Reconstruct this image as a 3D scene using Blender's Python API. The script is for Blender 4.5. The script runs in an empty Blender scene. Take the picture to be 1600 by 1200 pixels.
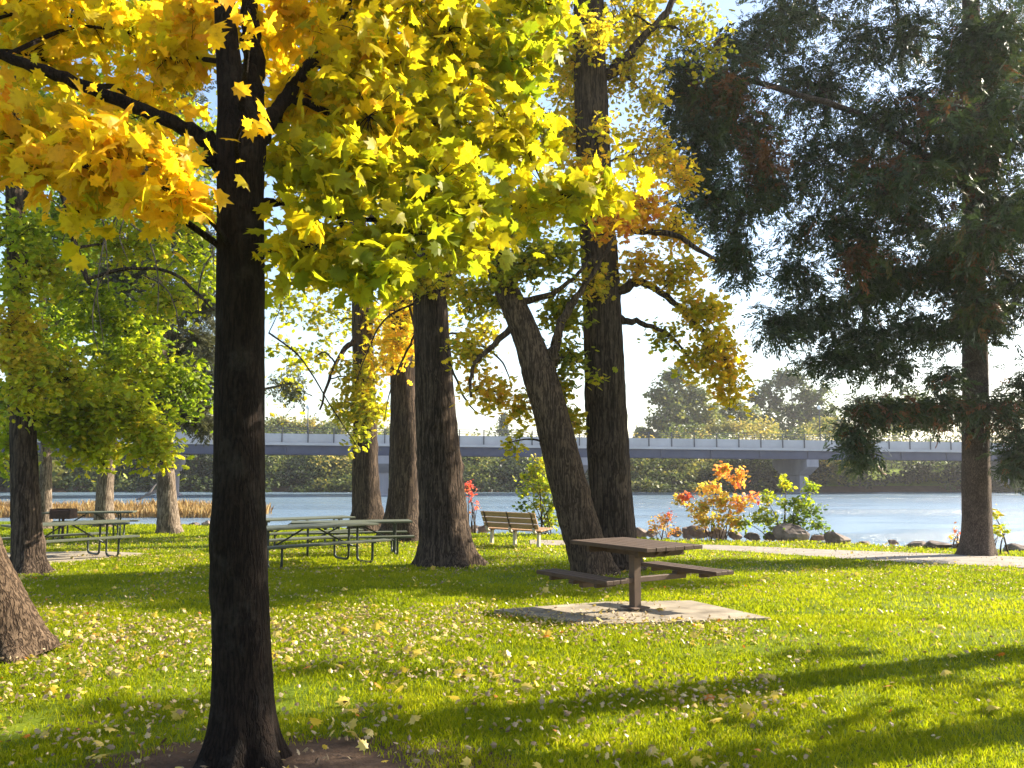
import bpy, math
import numpy as np
from mathutils import Vector

R = np.random.default_rng(11)
SC = bpy.context.scene
COL = SC.collection
F = 1386.0                      # focal length in photo pixels (1600 wide)
TILT = math.atan(128 / F)
CAMZ = 1.6
RIGHT = np.array([1., 0, 0]); FWD = np.array([0, math.cos(TILT), math.sin(TILT)]); UP = np.array([0, -math.sin(TILT), math.cos(TILT)])
SUN_EL = math.radians(31); SUN_AZ = math.radians(67)        # azimuth from +Y towards +X
SUNV = np.array([math.sin(SUN_AZ) * math.cos(SUN_EL), math.cos(SUN_AZ) * math.cos(SUN_EL), math.sin(SUN_EL)])
WATER = -1.2


# ------------------------------------------------------------------ layout helpers
def ray(px, py):
    return FWD * F + RIGHT * (px - 800) + UP * (600 - py)


def P(px, py, D):
    d = ray(px, py)
    p = d * (D / d[1])
    p[2] += CAMZ
    return p


def shore(x):
    x = np.asarray(x, float)
    return np.where(x > 0, 27.8 - 0.42 * x, 27.8 - 0.30 * x) + 0.35 * np.sin(x * 0.9) + 0.2 * np.sin(x * 2.3 + 1)


def farshore(x):
    x = np.asarray(x, float)
    return 97 + 1.5 * np.sin(x * 0.13) + 0.8 * np.sin(x * 0.31 + 1)


def sstep(a, b, x):
    t = np.clip((x - a) / (b - a), 0, 1)
    return t * t * (3 - 2 * t)


def H(x, y):
    x = np.asarray(x, float); y = np.asarray(y, float)
    z = -0.034 * np.clip(y - 8, 0, 14.7)
    s = shore(x)
    z = z + (-2.6 - z) * sstep(s + 0.1, s + 4.5, y)
    mud = np.exp(-((y - 51) / 4.0) ** 2) * sstep(-11.5, -15, x)      # reed spit
    z = z + 1.55 * mud * (y > s + 5)
    f = farshore(x)
    z = z + 3.1 * sstep(f - 5, f + 6, y) + 1.6 * sstep(f + 5, f + 45, y) + 6 * sstep(f + 60, f + 300, y)
    return z


def G(px, py):
    d = ray(px, py)
    D = 4.0
    for _ in range(60):
        p = d * (D / d[1]); z = p[2] + CAMZ
        g = float(H(p[0], D)) if D < 26 else -0.5
        slope = -d[2] / d[1]
        D = D + 0.7 * ((CAMZ - g) / slope - D)
    p = d * (D / d[1]); p[2] += CAMZ
    return p


# ------------------------------------------------------------------ mesh helpers
class MB:
    """Collects vertices, faces (as index lists), material slots and a per-face tint."""
    def __init__(self):
        self.v = []; self.f = []; self.n = 0; self.mi = []; self.t = []; self.sm = []

    def add(self, v, f, mi=0, tint=0.5, smooth=False):
        v = np.asarray(v, float).reshape(-1, 3)
        f = np.asarray(f, int)
        self.v.append(v)
        self.f.append(f + self.n)
        self.n += len(v)
        self.mi.append(np.full(len(f), mi, int))
        self.t.append(np.broadcast_to(np.asarray(tint, float), (len(f),)).copy())
        self.sm.append(np.full(len(f), smooth, bool))

    def build(self, name, mats, parent=None, loc=None):
        me = bpy.data.meshes.new(name)
        v = np.concatenate(self.v)
        if loc is not None:
            v = v - np.asarray(loc, float)
        fl = np.concatenate([f.ravel() for f in self.f])
        ct = np.concatenate([np.full(len(f), f.shape[1], int) for f in self.f])
        me.vertices.add(len(v)); me.vertices.foreach_set('co', v.ravel().astype(np.float32))
        me.loops.add(len(fl)); me.loops.foreach_set('vertex_index', fl.astype(np.int32))
        me.polygons.add(len(ct))
        st = np.concatenate([[0], np.cumsum(ct)[:-1]])
        me.polygons.foreach_set('loop_start', st.astype(np.int32))
        me.polygons.foreach_set('loop_total', ct.astype(np.int32))
        for m in (mats if isinstance(mats, (list, tuple)) else [mats]):
            me.materials.append(m)
        me.polygons.foreach_set('material_index', np.concatenate(self.mi).astype(np.int32))
        me.polygons.foreach_set('use_smooth', np.concatenate(self.sm))
        a = me.attributes.new('tint', 'FLOAT', 'FACE')
        a.data.foreach_set('value', np.concatenate(self.t).astype(np.float32))
        me.update(calc_edges=True)
        o = bpy.data.objects.new(name, me); COL.objects.link(o)
        if parent is not None:
            o.parent = parent
            if loc is None:
                o.location = -np.array(parent.location) if parent.parent is None else (0, 0, 0)
        elif loc is not None:
            o.location = loc
        return o


def tag(o, label=None, cat=None, group=None, kind=None):
    if label: o['label'] = label
    if cat: o['category'] = cat
    if group: o['group'] = group
    if kind: o['kind'] = kind
    return o


def thing(name, loc, label, cat, group=None, rz=0):
    o = bpy.data.objects.new(name, None); COL.objects.link(o)
    o.empty_display_size = 0.3
    o.location = [float(c) for c in loc]; o.rotation_euler = (0, 0, rz)
    return tag(o, label, cat, group)


def copy_thing(root, loc, rz, label=None, group=None):
    r = root.copy(); COL.objects.link(r); r.location = loc; r.rotation_euler = (0, 0, rz)
    if label: r['label'] = label
    if group: r['group'] = group
    for ch in list(root.children):
        c = ch.copy(); COL.objects.link(c); c.parent = r
        for g in list(ch.children):
            d = g.copy(); COL.objects.link(d); d.parent = c
    return r


def box(mb, c, s, rot=None, mi=0, bev=0.0):
    """a box with chamfered long edges; c centre, s full size"""
    c = np.asarray(c, float); hx, hy, hz = [q / 2 for q in s]
    if bev <= 0:
        v = np.array([[x, y, z] for z in (-hz, hz) for x, y in ((-hx, -hy), (hx, -hy), (hx, hy), (-hx, hy))])
        f = [[3, 2, 1, 0], [4, 5, 6, 7], [0, 1, 5, 4], [1, 2, 6, 5], [2, 3, 7, 6], [3, 0, 4, 7]]
    else:
        b = min(bev, hx * .9, hy * .9, hz * .45)
        rings = []
        for z, i in ((-hz, b), (-hz + b, 0), (hz - b, 0), (hz, b)):
            rings.append([[x, y, z] for x, y in ((-hx + i, -hy + i), (hx - i, -hy + i), (hx - i, hy - i), (-hx + i, hy - i))])
        v = np.array(rings).reshape(-1, 3)
        f = [[3, 2, 1, 0], [12, 13, 14, 15]]
        for k in range(3):
            for j in range(4):
                a = k * 4 + j; b2 = k * 4 + (j + 1) % 4
                f.append([a, b2, b2 + 4, a + 4])
    if rot is not None:
        v = v @ np.asarray(rot).T
    mb.add(v + c, f, mi)


def rotz(a):
    c, s = math.cos(a), math.sin(a)
    return np.array([[c, -s, 0], [s, c, 0], [0, 0, 1]])


def roty(a):
    c, s = math.cos(a), math.sin(a)
    return np.array([[c, 0, s], [0, 1, 0], [-s, 0, c]])


def rotx(a):
    c, s = math.cos(a), math.sin(a)
    return np.array([[1, 0, 0], [0, c, -s], [0, s, c]])


def frames(p):
    t = np.gradient(p, axis=0)
    t /= np.linalg.norm(t, axis=1)[:, None] + 1e-9
    ref = np.array([0.0, 1, 0]) if abs(t[0][1]) < 0.9 else np.array([1.0, 0, 0])
    us, ws = [], []
    u = ref - t[0] * ref.dot(t[0]); u /= np.linalg.norm(u)
    for k in range(len(p)):
        u = u - t[k] * u.dot(t[k]); u /= np.linalg.norm(u) + 1e-9
        us.append(u.copy()); ws.append(np.cross(t[k], u))
    return np.array(us), np.array(ws)


def tube(mb, p, r, sides=8, mi=0, prof=None, cap=True, smooth=True):
    p = np.asarray(p, float); n = len(p)
    r = np.broadcast_to(np.asarray(r, float), (n,))
    u, w = frames(p)
    a = np.linspace(0, 2 * math.pi, sides, endpoint=False)
    rr = r[:, None] * (np.ones((n, sides)) if prof is None else prof)
    v = p[:, None] + rr[..., None] * (np.cos(a)[None, :, None] * u[:, None] + np.sin(a)[None, :, None] * w[:, None])
    i = np.arange(n - 1)[:, None] * sides; j = np.arange(sides)[None]; j2 = (j + 1) % sides
    f = np.stack([i + j, i + j2, i + sides + j2, i + sides + j], -1).reshape(-1, 4)
    mb.add(v.reshape(-1, 3), f, mi, 0.5, smooth)
    if cap:
        for k, rev in ((0, True), (n - 1, False)):
            ring = v[k]
            vv = np.vstack([ring, p[k][None]])
            ff = [[q, (q + 1) % sides, sides] for q in range(sides)]
            if rev: ff = [x[::-1] for x in ff]
            mb.add(vv, ff, mi, 0.5, smooth)


def curve(pts, n):
    """Catmull-Rom through pts (rows may carry extra columns, e.g. the radius)"""
    pts = np.asarray(pts, float)
    P0 = np.vstack([2 * pts[0] - pts[1], pts, 2 * pts[-1] - pts[-2]])
    ts = np.linspace(0, len(pts) - 1 - 1e-6, n)
    out = []
    for t in ts:
        k = int(t); f = t - k
        a, b, c, d = P0[k:k + 4]
        out.append(0.5 * (2 * b + (c - a) * f + (2 * a - 5 * b + 4 * c - d) * f * f + (3 * b - a - 3 * c + d) * f ** 3))
    return np.array(out)


# ------------------------------------------------------------------ materials
def newmat(name):
    m = bpy.data.materials.new(name); m.use_nodes = True
    nt = m.node_tree; nt.nodes.clear()
    out = nt.nodes.new('ShaderNodeOutputMaterial')
    return m, nt, out


def N(nt, kind, **kw):
    n = nt.nodes.new(kind)
    for k, v in kw.items():
        if k.startswith('i_'):
            n.inputs[k[2:].replace('_', ' ')].default_value = v
        else:
            setattr(n, k, v)
    return n


def ramp(nt, stops, src=None):
    r = nt.nodes.new('ShaderNodeValToRGB')
    e = r.color_ramp.elements
    while len(e) > 1: e.remove(e[0])
    e[0].position = stops[0][0]; e[0].color = (*stops[0][1], 1)
    for p, c in stops[1:]:
        x = e.new(p); x.color = (*c, 1)
    if src is not None: nt.links.new(src, r.inputs[0])
    return r


def leaf_mat(name, stops, trans=0.5, gloss=0.4, boost=1.25, spots=True):
    m, nt, out = newmat(name)
    at = N(nt, 'ShaderNodeAttribute', attribute_name='tint')
    rp = ramp(nt, stops, at.outputs['Fac'])
    col = rp.outputs[0]
    if spots:
        geo = N(nt, 'ShaderNodeTexCoord')
        nz = N(nt, 'ShaderNodeTexNoise', i_Scale=22.0, i_Detail=5.0, i_Roughness=0.7)
        nt.links.new(geo.outputs['Object'], nz.inputs['Vector'])
        r2 = ramp(nt, [(0.34, (0.5, 0.38, 0.25)), (0.42, (0.86, 0.82, 0.7)), (0.58, (1, 1, 1))], nz.outputs[0])
        mx = N(nt, 'ShaderNodeMix', data_type='RGBA', blend_type='MULTIPLY'); mx.inputs[0].default_value = 0.8
        nt.links.new(col, mx.inputs[6]); nt.links.new(r2.outputs[0], mx.inputs[7])
        col = mx.outputs[2]
    pr = N(nt, 'ShaderNodeBsdfPrincipled', i_Roughness=0.45)
    pr.inputs['Specular IOR Level'].default_value = gloss
    nt.links.new(col, pr.inputs['Base Color'])
    tr = N(nt, 'ShaderNodeBsdfTranslucent')
    bs = N(nt, 'ShaderNodeMix', data_type='RGBA', blend_type='MULTIPLY'); bs.inputs[0].default_value = 1
    bs.inputs[7].default_value = (boost, boost, boost * 0.8, 1)
    nt.links.new(col, bs.inputs[6]); nt.links.new(bs.outputs[2], tr.inputs[0])
    mix = N(nt, 'ShaderNodeMixShader'); mix.inputs[0].default_value = trans
    nt.links.new(pr.outputs[0], mix.inputs[1]); nt.links.new(tr.outputs[0], mix.inputs[2])
    nt.links.new(mix.outputs[0], out.inputs[0])
    return m


def bark_mat(name, dark, light, scale=1.0, bump=0.6, stretch=0.08, lichen=None):
    """furrowed bark: ridged noise drawn out along the trunk, broken by finer noise"""
    m, nt, out = newmat(name)
    tc = N(nt, 'ShaderNodeTexCoord')
    wz = N(nt, 'ShaderNodeTexNoise', i_Scale=3.5 * scale, i_Detail=3.0)
    nt.links.new(tc.outputs['Object'], wz.inputs['Vector'])
    wm = N(nt, 'ShaderNodeVectorMath', operation='MULTIPLY_ADD'); wm.inputs[1].default_value = (0.07 / scale, 0.07 / scale, 0.2 / scale)
    nt.links.new(wz.outputs[1], wm.inputs[0]); nt.links.new(tc.outputs['Object'], wm.inputs[2])
    mp = N(nt, 'ShaderNodeMapping'); mp.inputs['Scale'].default_value = (scale, scale, scale * stretch)
    nt.links.new(wm.outputs[0], mp.inputs['Vector'])
    n1 = N(nt, 'ShaderNodeTexNoise', i_Scale=15.0, i_Detail=2.5, i_Roughness=0.55)
    nt.links.new(mp.outputs[0], n1.inputs['Vector'])
    a1 = N(nt, 'ShaderNodeMath', operation='MULTIPLY_ADD'); a1.inputs[1].default_value = 2; a1.inputs[2].default_value = -1
    nt.links.new(n1.outputs[0], a1.inputs[0])
    a2 = N(nt, 'ShaderNodeMath', operation='ABSOLUTE'); nt.links.new(a1.outputs[0], a2.inputs[0])
    r1 = ramp(nt, [(0.0, (0, 0, 0)), (0.16, (0.75, 0.75, 0.75)), (0.5, (1, 1, 1))], a2.outputs[0])
    mp2 = N(nt, 'ShaderNodeMapping'); mp2.inputs['Scale'].default_value = (scale, scale, scale * 0.4)
    nt.links.new(wm.outputs[0], mp2.inputs['Vector'])
    n2 = N(nt, 'ShaderNodeTexNoise', i_Scale=34.0, i_Detail=6.0, i_Roughness=0.7)
    nt.links.new(mp2.outputs[0], n2.inputs['Vector'])
    mul = N(nt, 'ShaderNodeMath', operation='MULTIPLY')
    nt.links.new(r1.outputs[0], mul.inputs[0]); nt.links.new(n2.outputs[0], mul.inputs[1])
    rc = ramp(nt, [(0.08, dark), (0.36, [0.6 * a + 0.4 * b for a, b in zip(dark, light)]), (0.62, light)], mul.outputs[0])
    col = rc.outputs[0]
    n3 = N(nt, 'ShaderNodeTexNoise', i_Scale=1.7, i_Detail=5.0, i_Roughness=0.7)
    nt.links.new(tc.outputs['Object'], n3.inputs['Vector'])
    r3 = ramp(nt, [(0.35, (0.62, 0.6, 0.58)), (0.62, (1.1, 1.08, 1.05))], n3.outputs[0])
    mx = N(nt, 'ShaderNodeMix', data_type='RGBA', blend_type='MULTIPLY'); mx.inputs[0].default_value = 1
    nt.links.new(col, mx.inputs[6]); nt.links.new(r3.outputs[0], mx.inputs[7]); col = mx.outputs[2]
    if lichen:
        n4 = N(nt, 'ShaderNodeTexNoise', i_Scale=5.0, i_Detail=5.0, i_Roughness=0.7)
        nt.links.new(tc.outputs['Object'], n4.inputs['Vector'])
        r4 = ramp(nt, [(0.54, (0, 0, 0)), (0.72, (0.6, 0.6, 0.6))], n4.outputs[0])
        m2 = N(nt, 'ShaderNodeMix', data_type='RGBA'); m2.inputs[7].default_value = (*lichen, 1)
        nt.links.new(r4.outputs[0], m2.inputs[0]); nt.links.new(col, m2.inputs[6]); col = m2.outputs[2]
    pr = N(nt, 'ShaderNodeBsdfPrincipled', i_Roughness=0.92)
    pr.inputs['Specular IOR Level'].default_value = 0.12
    nt.links.new(col, pr.inputs['Base Color'])
    bp = N(nt, 'ShaderNodeBump', i_Strength=bump, i_Distance=0.025)
    nt.links.new(mul.outputs[0], bp.inputs['Height']); nt.links.new(bp.outputs[0], pr.inputs['Normal'])
    nt.links.new(pr.outputs[0], out.inputs[0])
    return m


def rough_mat(name, c1, c2, scale=6.0, rough=0.8, bump=0.3, dist=0.01, spec=0.3, metallic=0.0, stretch=(1, 1, 1), coord='Object'):
    m, nt, out = newmat(name)
    tc = N(nt, 'ShaderNodeTexCoord')
    mp = N(nt, 'ShaderNodeMapping'); mp.inputs['Scale'].default_value = stretch
    nt.links.new(tc.outputs[coord], mp.inputs['Vector'])
    nz = N(nt, 'ShaderNodeTexNoise', i_Scale=scale, i_Detail=7.0, i_Roughness=0.62)
    nt.links.new(mp.outputs[0], nz.inputs['Vector'])
    rc = ramp(nt, [(0.3, c1), (0.7, c2)], nz.outputs[0])
    pr = N(nt, 'ShaderNodeBsdfPrincipled', i_Roughness=rough, i_Metallic=metallic)
    pr.inputs['Specular IOR Level'].default_value = spec
    nt.links.new(rc.outputs[0], pr.inputs['Base Color'])
    bp = N(nt, 'ShaderNodeBump', i_Strength=bump, i_Distance=dist)
    nt.links.new(nz.outputs[0], bp.inputs['Height']); nt.links.new(bp.outputs[0], pr.inputs['Normal'])
    nt.links.new(pr.outputs[0], out.inputs[0])
    return m


M = {}
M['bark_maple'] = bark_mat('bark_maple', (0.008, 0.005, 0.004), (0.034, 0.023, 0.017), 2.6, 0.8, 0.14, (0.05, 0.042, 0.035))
M['bark_brown'] = bark_mat('bark_brown', (0.035, 0.023, 0.015), (0.20, 0.14, 0.095), 1.5, 0.9, 0.07)
M['bark_grey'] = bark_mat('bark_grey', (0.022, 0.015, 0.011), (0.145, 0.105, 0.078), 1.15, 1.0, 0.06)
M['bark_pale'] = bark_mat('bark_pale', (0.08, 0.06, 0.045), (0.36, 0.29, 0.23), 1.1, 0.9, 0.12)
M['bark_conifer'] = bark_mat('bark_conifer', (0.05, 0.036, 0.03), (0.19, 0.145, 0.12), 2.2, 0.7, 0.4)
M['bark_far'] = rough_mat('bark_far', (0.05, 0.04, 0.03), (0.12, 0.1, 0.08), 3)

M['leaf_maple'] = leaf_mat('leaf_maple', [(0.0, (0.16, 0.24, 0.012)), (0.28, (0.34, 0.36, 0.012)), (0.5, (0.66, 0.54, 0.014)), (0.72, (0.86, 0.58, 0.02)), (0.88, (0.86, 0.48, 0.03)), (1.0, (0.80, 0.38, 0.03))], 0.70, 0.25, 1.2)
M['leaf_green'] = leaf_mat('leaf_green', [(0.0, (0.045, 0.085, 0.010)), (0.35, (0.16, 0.25, 0.012)), (0.65, (0.38, 0.44, 0.018)), (1.0, (0.62, 0.46, 0.03))], 0.6, 0.35, 1.3)
M['leaf_gold'] = leaf_mat('leaf_gold', [(0.0, (0.08, 0.13, 0.012)), (0.3, (0.30, 0.33, 0.015)), (0.55, (0.62, 0.50, 0.025)), (0.8, (0.88, 0.55, 0.04)), (1.0, (0.72, 0.27, 0.05))], 0.68, 0.3, 1.35)
M['leaf_red'] = leaf_mat('leaf_red', [(0.0, (0.36, 0.38, 0.04)), (0.35, (0.75, 0.52, 0.07)), (0.65, (0.80, 0.33, 0.09)), (1.0, (0.65, 0.10, 0.09))], 0.55, 0.3, 1.25)
M['needle'] = leaf_mat('needle', [(0.0, (0.022, 0.036, 0.018)), (0.5, (0.048, 0.078, 0.030)), (0.75, (0.09, 0.125, 0.036)), (0.85, (0.15, 0.075, 0.035)), (1.0, (0.28, 0.11, 0.05))], 0.3, 0.35, 1.0)
M['needle_grey'] = leaf_mat('needle_grey', [(0.0, (0.05, 0.065, 0.04)), (1.0, (0.16, 0.16, 0.09))], 0.3, 0.3, 1.0)
M['far_leaf'] = leaf_mat('far_leaf', [(0.0, (0.022, 0.034, 0.022)), (0.4, (0.10, 0.135, 0.038)), (0.7, (0.23, 0.23, 0.06)), (1.0, (0.45, 0.34, 0.08))], 0.42, 0.1, 1.2, False)
M['grass'] = leaf_mat('grass', [(0.0, (0.085, 0.125, 0.003)), (0.5, (0.215, 0.25, 0.004)), (0.85, (0.31, 0.32, 0.006)), (1.0, (0.42, 0.36, 0.06))], 0.62, 0.12, 1.4, False)
M['litter'] = leaf_mat('litter', [(0.0, (0.10, 0.06, 0.035)), (0.35, (0.30, 0.21, 0.12)), (0.7, (0.50, 0.39, 0.22)), (0.88, (0.60, 0.48, 0.22)), (0.97, (0.62, 0.46, 0.06)), (1.0, (0.60, 0.20, 0.02))], 0.3, 0.5, 1.1, False)
M['reed'] = leaf_mat('reed', [(0.0, (0.22, 0.13, 0.05)), (0.6, (0.42, 0.27, 0.10)), (1.0, (0.50, 0.38, 0.18))], 0.4, 0.3, 1.1, False)

M['concrete'] = rough_mat('concrete', (0.13, 0.105, 0.075), (0.36, 0.305, 0.23), 2.6, 0.9, 0.25, 0.004)
M['path'] = rough_mat('path_paving', (0.19, 0.165, 0.14), (0.29, 0.255, 0.22), 2.0, 0.9, 0.2, 0.004)
M['wood_dark'] = rough_mat('wood_dark', (0.038, 0.022, 0.014), (0.10, 0.062, 0.040), 9, 0.75, 0.5, 0.004, 0.3, 0, (1.2, 12, 12))
M['wood_bench'] = rough_mat('wood_bench', (0.26, 0.15, 0.075), (0.48, 0.30, 0.16), 9, 0.6, 0.4, 0.003, 0.4, 0, (1.2, 12, 12))
M['post_metal'] = rough_mat('post_metal', (0.075, 0.048, 0.033), (0.13, 0.085, 0.06), 7, 0.7, 0.2, 0.002)
M['green_plank'] = rough_mat('green_plank', (0.05, 0.058, 0.04), (0.105, 0.115, 0.078), 9, 0.55, 0.3, 0.002, 0.35, 0, (1, 9, 9))
M['green_pipe'] = rough_mat('green_pipe', (0.010, 0.016, 0.012), (0.022, 0.030, 0.022), 20, 0.45, 0.1, 0.001, 0.5)
M['frame_pale'] = rough_mat('frame_pale', (0.42, 0.36, 0.30), (0.58, 0.50, 0.42), 8, 0.6, 0.2, 0.002)
M['soot'] = rough_mat('soot', (0.02, 0.012, 0.010), (0.07, 0.035, 0.025), 9, 0.8, 0.4, 0.003)
M['rock'] = rough_mat('rock', (0.07, 0.055, 0.05), (0.30, 0.24, 0.21), 3.5, 0.9, 0.8, 0.03)
M['girder'] = rough_mat('girder', (0.055, 0.062, 0.11), (0.085, 0.095, 0.155), 0.6, 0.6, 0.1, 0.01)
M['parapet'] = rough_mat('parapet', (0.40, 0.375, 0.375), (0.52, 0.49, 0.49), 0.5, 0.85, 0.1, 0.01)
M['pier'] = rough_mat('pier', (0.24, 0.23, 0.26), (0.36, 0.34, 0.37), 0.7, 0.9, 0.3, 0.02, stretch=(1, 1, 0.3))
M['rail'] = rough_mat('rail', (0.05, 0.05, 0.06), (0.08, 0.08, 0.09), 4, 0.6, 0.1, 0.01)
M['driftwood'] = rough_mat('driftwood', (0.10, 0.08, 0.07), (0.2, 0.17, 0.15), 5, 0.9, 0.5, 0.02)
M['lamp_glass'] = rough_mat('lamp_glass', (0.7, 0.7, 0.68), (0.8, 0.8, 0.78), 5, 0.4)

# ------------------------------------------------------------------ ground and water
BASE_MAPLE = G(380, 1192)


def ground_material():
    m, nt, out = newmat('ground_turf')
    tc = N(nt, 'ShaderNodeTexCoord')
    nz = N(nt, 'ShaderNodeTexNoise', i_Scale=1.1, i_Detail=8.0, i_Roughness=0.68)
    nt.links.new(tc.outputs['Object'], nz.inputs['Vector'])
    nf = N(nt, 'ShaderNodeTexNoise', i_Scale=24.0, i_Detail=5.0, i_Roughness=0.7)
    nt.links.new(tc.outputs['Object'], nf.inputs['Vector'])
    mixn = N(nt, 'ShaderNodeMath', operation='MULTIPLY_ADD'); mixn.inputs[1].default_value = 0.5
    nt.links.new(nf.outputs[0], mixn.inputs[0])
    sc = N(nt, 'ShaderNodeMath', operation='MULTIPLY'); sc.inputs[1].default_value = 0.5
    nt.links.new(nz.outputs[0], sc.inputs[0]); nt.links.new(sc.outputs[0], mixn.inputs[2])
    turf = ramp(nt, [(0.32, (0.045, 0.075, 0.006)), (0.5, (0.11, 0.15, 0.008)), (0.68, (0.19, 0.21, 0.015))], mixn.outputs[0])
    soil = ramp(nt, [(0.3, (0.05, 0.030, 0.020)), (0.6, (0.13, 0.085, 0.058)), (0.75, (0.2, 0.14, 0.1))], mixn.outputs[0])
    # bare worn soil: a fixed patch round the roots of the near maple
    mp = N(nt, 'ShaderNodeMapping', vector_type='POINT')
    mp.inputs['Location'].default_value = (-(BASE_MAPLE[0] + 0.25) / 1.25, -(BASE_MAPLE[1] - 0.1) / 0.62, 0)
    mp.inputs['Scale'].default_value = (1 / 1.25, 1 / 0.62, 0)
    nt.links.new(tc.outputs['Object'], mp.inputs['Vector'])
    ln = N(nt, 'ShaderNodeVectorMath', operation='LENGTH'); nt.links.new(mp.outputs[0], ln.inputs[0])
    ad = N(nt, 'ShaderNodeMath', operation='MULTIPLY_ADD'); ad.inputs[1].default_value = 0.9
    nt.links.new(nz.outputs[0], ad.inputs[0]); nt.links.new(ln.outputs['Value'], ad.inputs[2])
    mk = ramp(nt, [(0.0, (1, 1, 1)), (0.95, (1, 1, 1)), (1.0, (0, 0, 0))])
    dv = N(nt, 'ShaderNodeMath', operation='MULTIPLY'); dv.inputs[1].default_value = 0.7
    nt.links.new(ad.outputs[0], dv.inputs[0]); nt.links.new(dv.outputs[0], mk.inputs[0])
    # stony mud below the bank top
    sp = N(nt, 'ShaderNodeSeparateXYZ'); nt.links.new(tc.outputs['Object'], sp.inputs[0])
    lt = N(nt, 'ShaderNodeMapRange'); lt.inputs['From Min'].default_value = -0.62; lt.inputs['From Max'].default_value = -0.56
    lt.inputs['To Min'].default_value = 1; lt.inputs['To Max'].default_value = 0
    nt.links.new(sp.outputs[2], lt.inputs['Value'])
    mxf = N(nt, 'ShaderNodeMath', operation='MAXIMUM')
    nt.links.new(mk.outputs[0], mxf.inputs[0]); nt.links.new(lt.outputs[0], mxf.inputs[1])
    mx = N(nt, 'ShaderNodeMix', data_type='RGBA')
    nt.links.new(mxf.outputs[0], mx.inputs[0]); nt.links.new(turf.outputs[0], mx.inputs[6]); nt.links.new(soil.outputs[0], mx.inputs[7])
    pr = N(nt, 'ShaderNodeBsdfPrincipled', i_Roughness=0.95); pr.inputs['Specular IOR Level'].default_value = 0.1
    nt.links.new(mx.outputs[2], pr.inputs['Base Color'])
    bp = N(nt, 'ShaderNodeBump', i_Strength=0.8, i_Distance=0.04)
    nt.links.new(mixn.outputs[0], bp.inputs['Height']); nt.links.new(bp.outputs[0], pr.inputs['Normal'])
    nt.links.new(pr.outputs[0], out.inputs[0])
    return m


def grid_mesh(xs, ys, zf):
    X, Y = np.meshgrid(xs, ys)
    Z = zf(X, Y)
    v = np.stack([X, Y, Z], -1).reshape(-1, 3)
    nx = len(xs)
    i = np.arange(len(ys) - 1)[:, None] * nx + np.arange(nx - 1)[None]
    f = np.stack([i, i + 1, i + nx + 1, i + nx], -1).reshape(-1, 4)
    mb = MB(); mb.add(v, f, 0, 0.5, True)
    return mb


xs = np.concatenate([np.linspace(-900, -60, 15), np.linspace(-58, -22, 37), np.linspace(-21.5, 21.5, 87), np.linspace(22, 60, 39), np.linspace(64, 900, 15)])
ys = np.concatenate([np.linspace(-60, 4, 9), [8, 12, 16, 20, 21.5, 22.7], np.linspace(23, 40, 69), np.linspace(40.5, 56, 32), np.linspace(58, 88, 8), np.linspace(89, 112, 47), np.linspace(115, 160, 16), np.linspace(180, 1500, 14)])
tag(grid_mesh(xs, ys, H).build('ground', ground_material()), 'mown park lawn sloping gently down to the river bank', kind='structure')


def water_material():
    m, nt, out = newmat('river_water')
    tc = N(nt, 'ShaderNodeTexCoord')
    mp = N(nt, 'ShaderNodeMapping'); mp.inputs['Scale'].default_value = (0.55, 1.5, 1); mp.inputs['Rotation'].default_value = (0, 0, 0.12)
    nt.links.new(tc.outputs['Object'], mp.inputs['Vector'])
    n1 = N(nt, 'ShaderNodeTexNoise', i_Scale=2.6, i_Detail=6.0, i_Roughness=0.6)
    nt.links.new(mp.outputs[0], n1.inputs['Vector'])
    mp2 = N(nt, 'ShaderNodeMapping'); mp2.inputs['Scale'].default_value = (0.035, 0.16, 1)
    nt.links.new(tc.outputs['Object'], mp2.inputs['Vector'])
    n2 = N(nt, 'ShaderNodeTexNoise', i_Scale=1.4, i_Detail=4.0, i_Roughness=0.55)
    nt.links.new(mp2.outputs[0], n2.inputs['Vector'])
    st = ramp(nt, [(0.42, (0.12, 0.12, 0.12)), (0.58, (1, 1, 1))], n2.outputs[0])      # calm slicks and ruffled water
    ml = N(nt, 'ShaderNodeMath', operation='MULTIPLY'); ml.inputs[1].default_value = 1.0
    nt.links.new(st.outputs[0], ml.inputs[0])
    bp = N(nt, 'ShaderNodeBump', i_Distance=0.4)
    nt.links.new(n1.outputs[0], bp.inputs['Height']); nt.links.new(ml.outputs[0], bp.inputs['Strength'])
    pr = N(nt, 'ShaderNodeBsdfPrincipled', i_Roughness=0.22)
    pr.inputs['Base Color'].default_value = (0.13, 0.19, 0.25, 1)
    pr.inputs['IOR'].default_value = 1.33
    pr.inputs['Specular IOR Level'].default_value = 0.9
    nt.links.new(bp.outputs[0], pr.inputs['Normal'])
    nt.links.new(pr.outputs[0], out.inputs[0])
    return m


mb = grid_mesh(np.linspace(-600, 600, 25), np.linspace(15, 108, 12), lambda X, Y: np.full_like(X, WATER))
tag(mb.build('river', water_material()), 'pale blue river sliding past under the bridge', kind='structure')


# paved sheets
def px_strip(pairs, n=60, lift=0.012):
    a = np.array([G(*p[0])[:2] for p in pairs]); b = np.array([G(*p[1])[:2] for p in pairs])
    a = curve(a, n); b = curve(b, n)
    v = []
    for k in range(n):
        for t in np.linspace(0, 1, 6):
            q = a[k] * (1 - t) + b[k] * t
            v.append([q[0], q[1], float(H(q[0], q[1])) + lift + 0.012 * math.sin(math.pi * t)])
    f = [[k * 6 + j, k * 6 + j + 1, k * 6 + j + 7, k * 6 + j + 6] for k in range(n - 1) for j in range(5)]
    mb = MB(); mb.add(v, f, 0, 0.5, True)
    return mb, np.vstack([a, b[::-1]])


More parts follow.
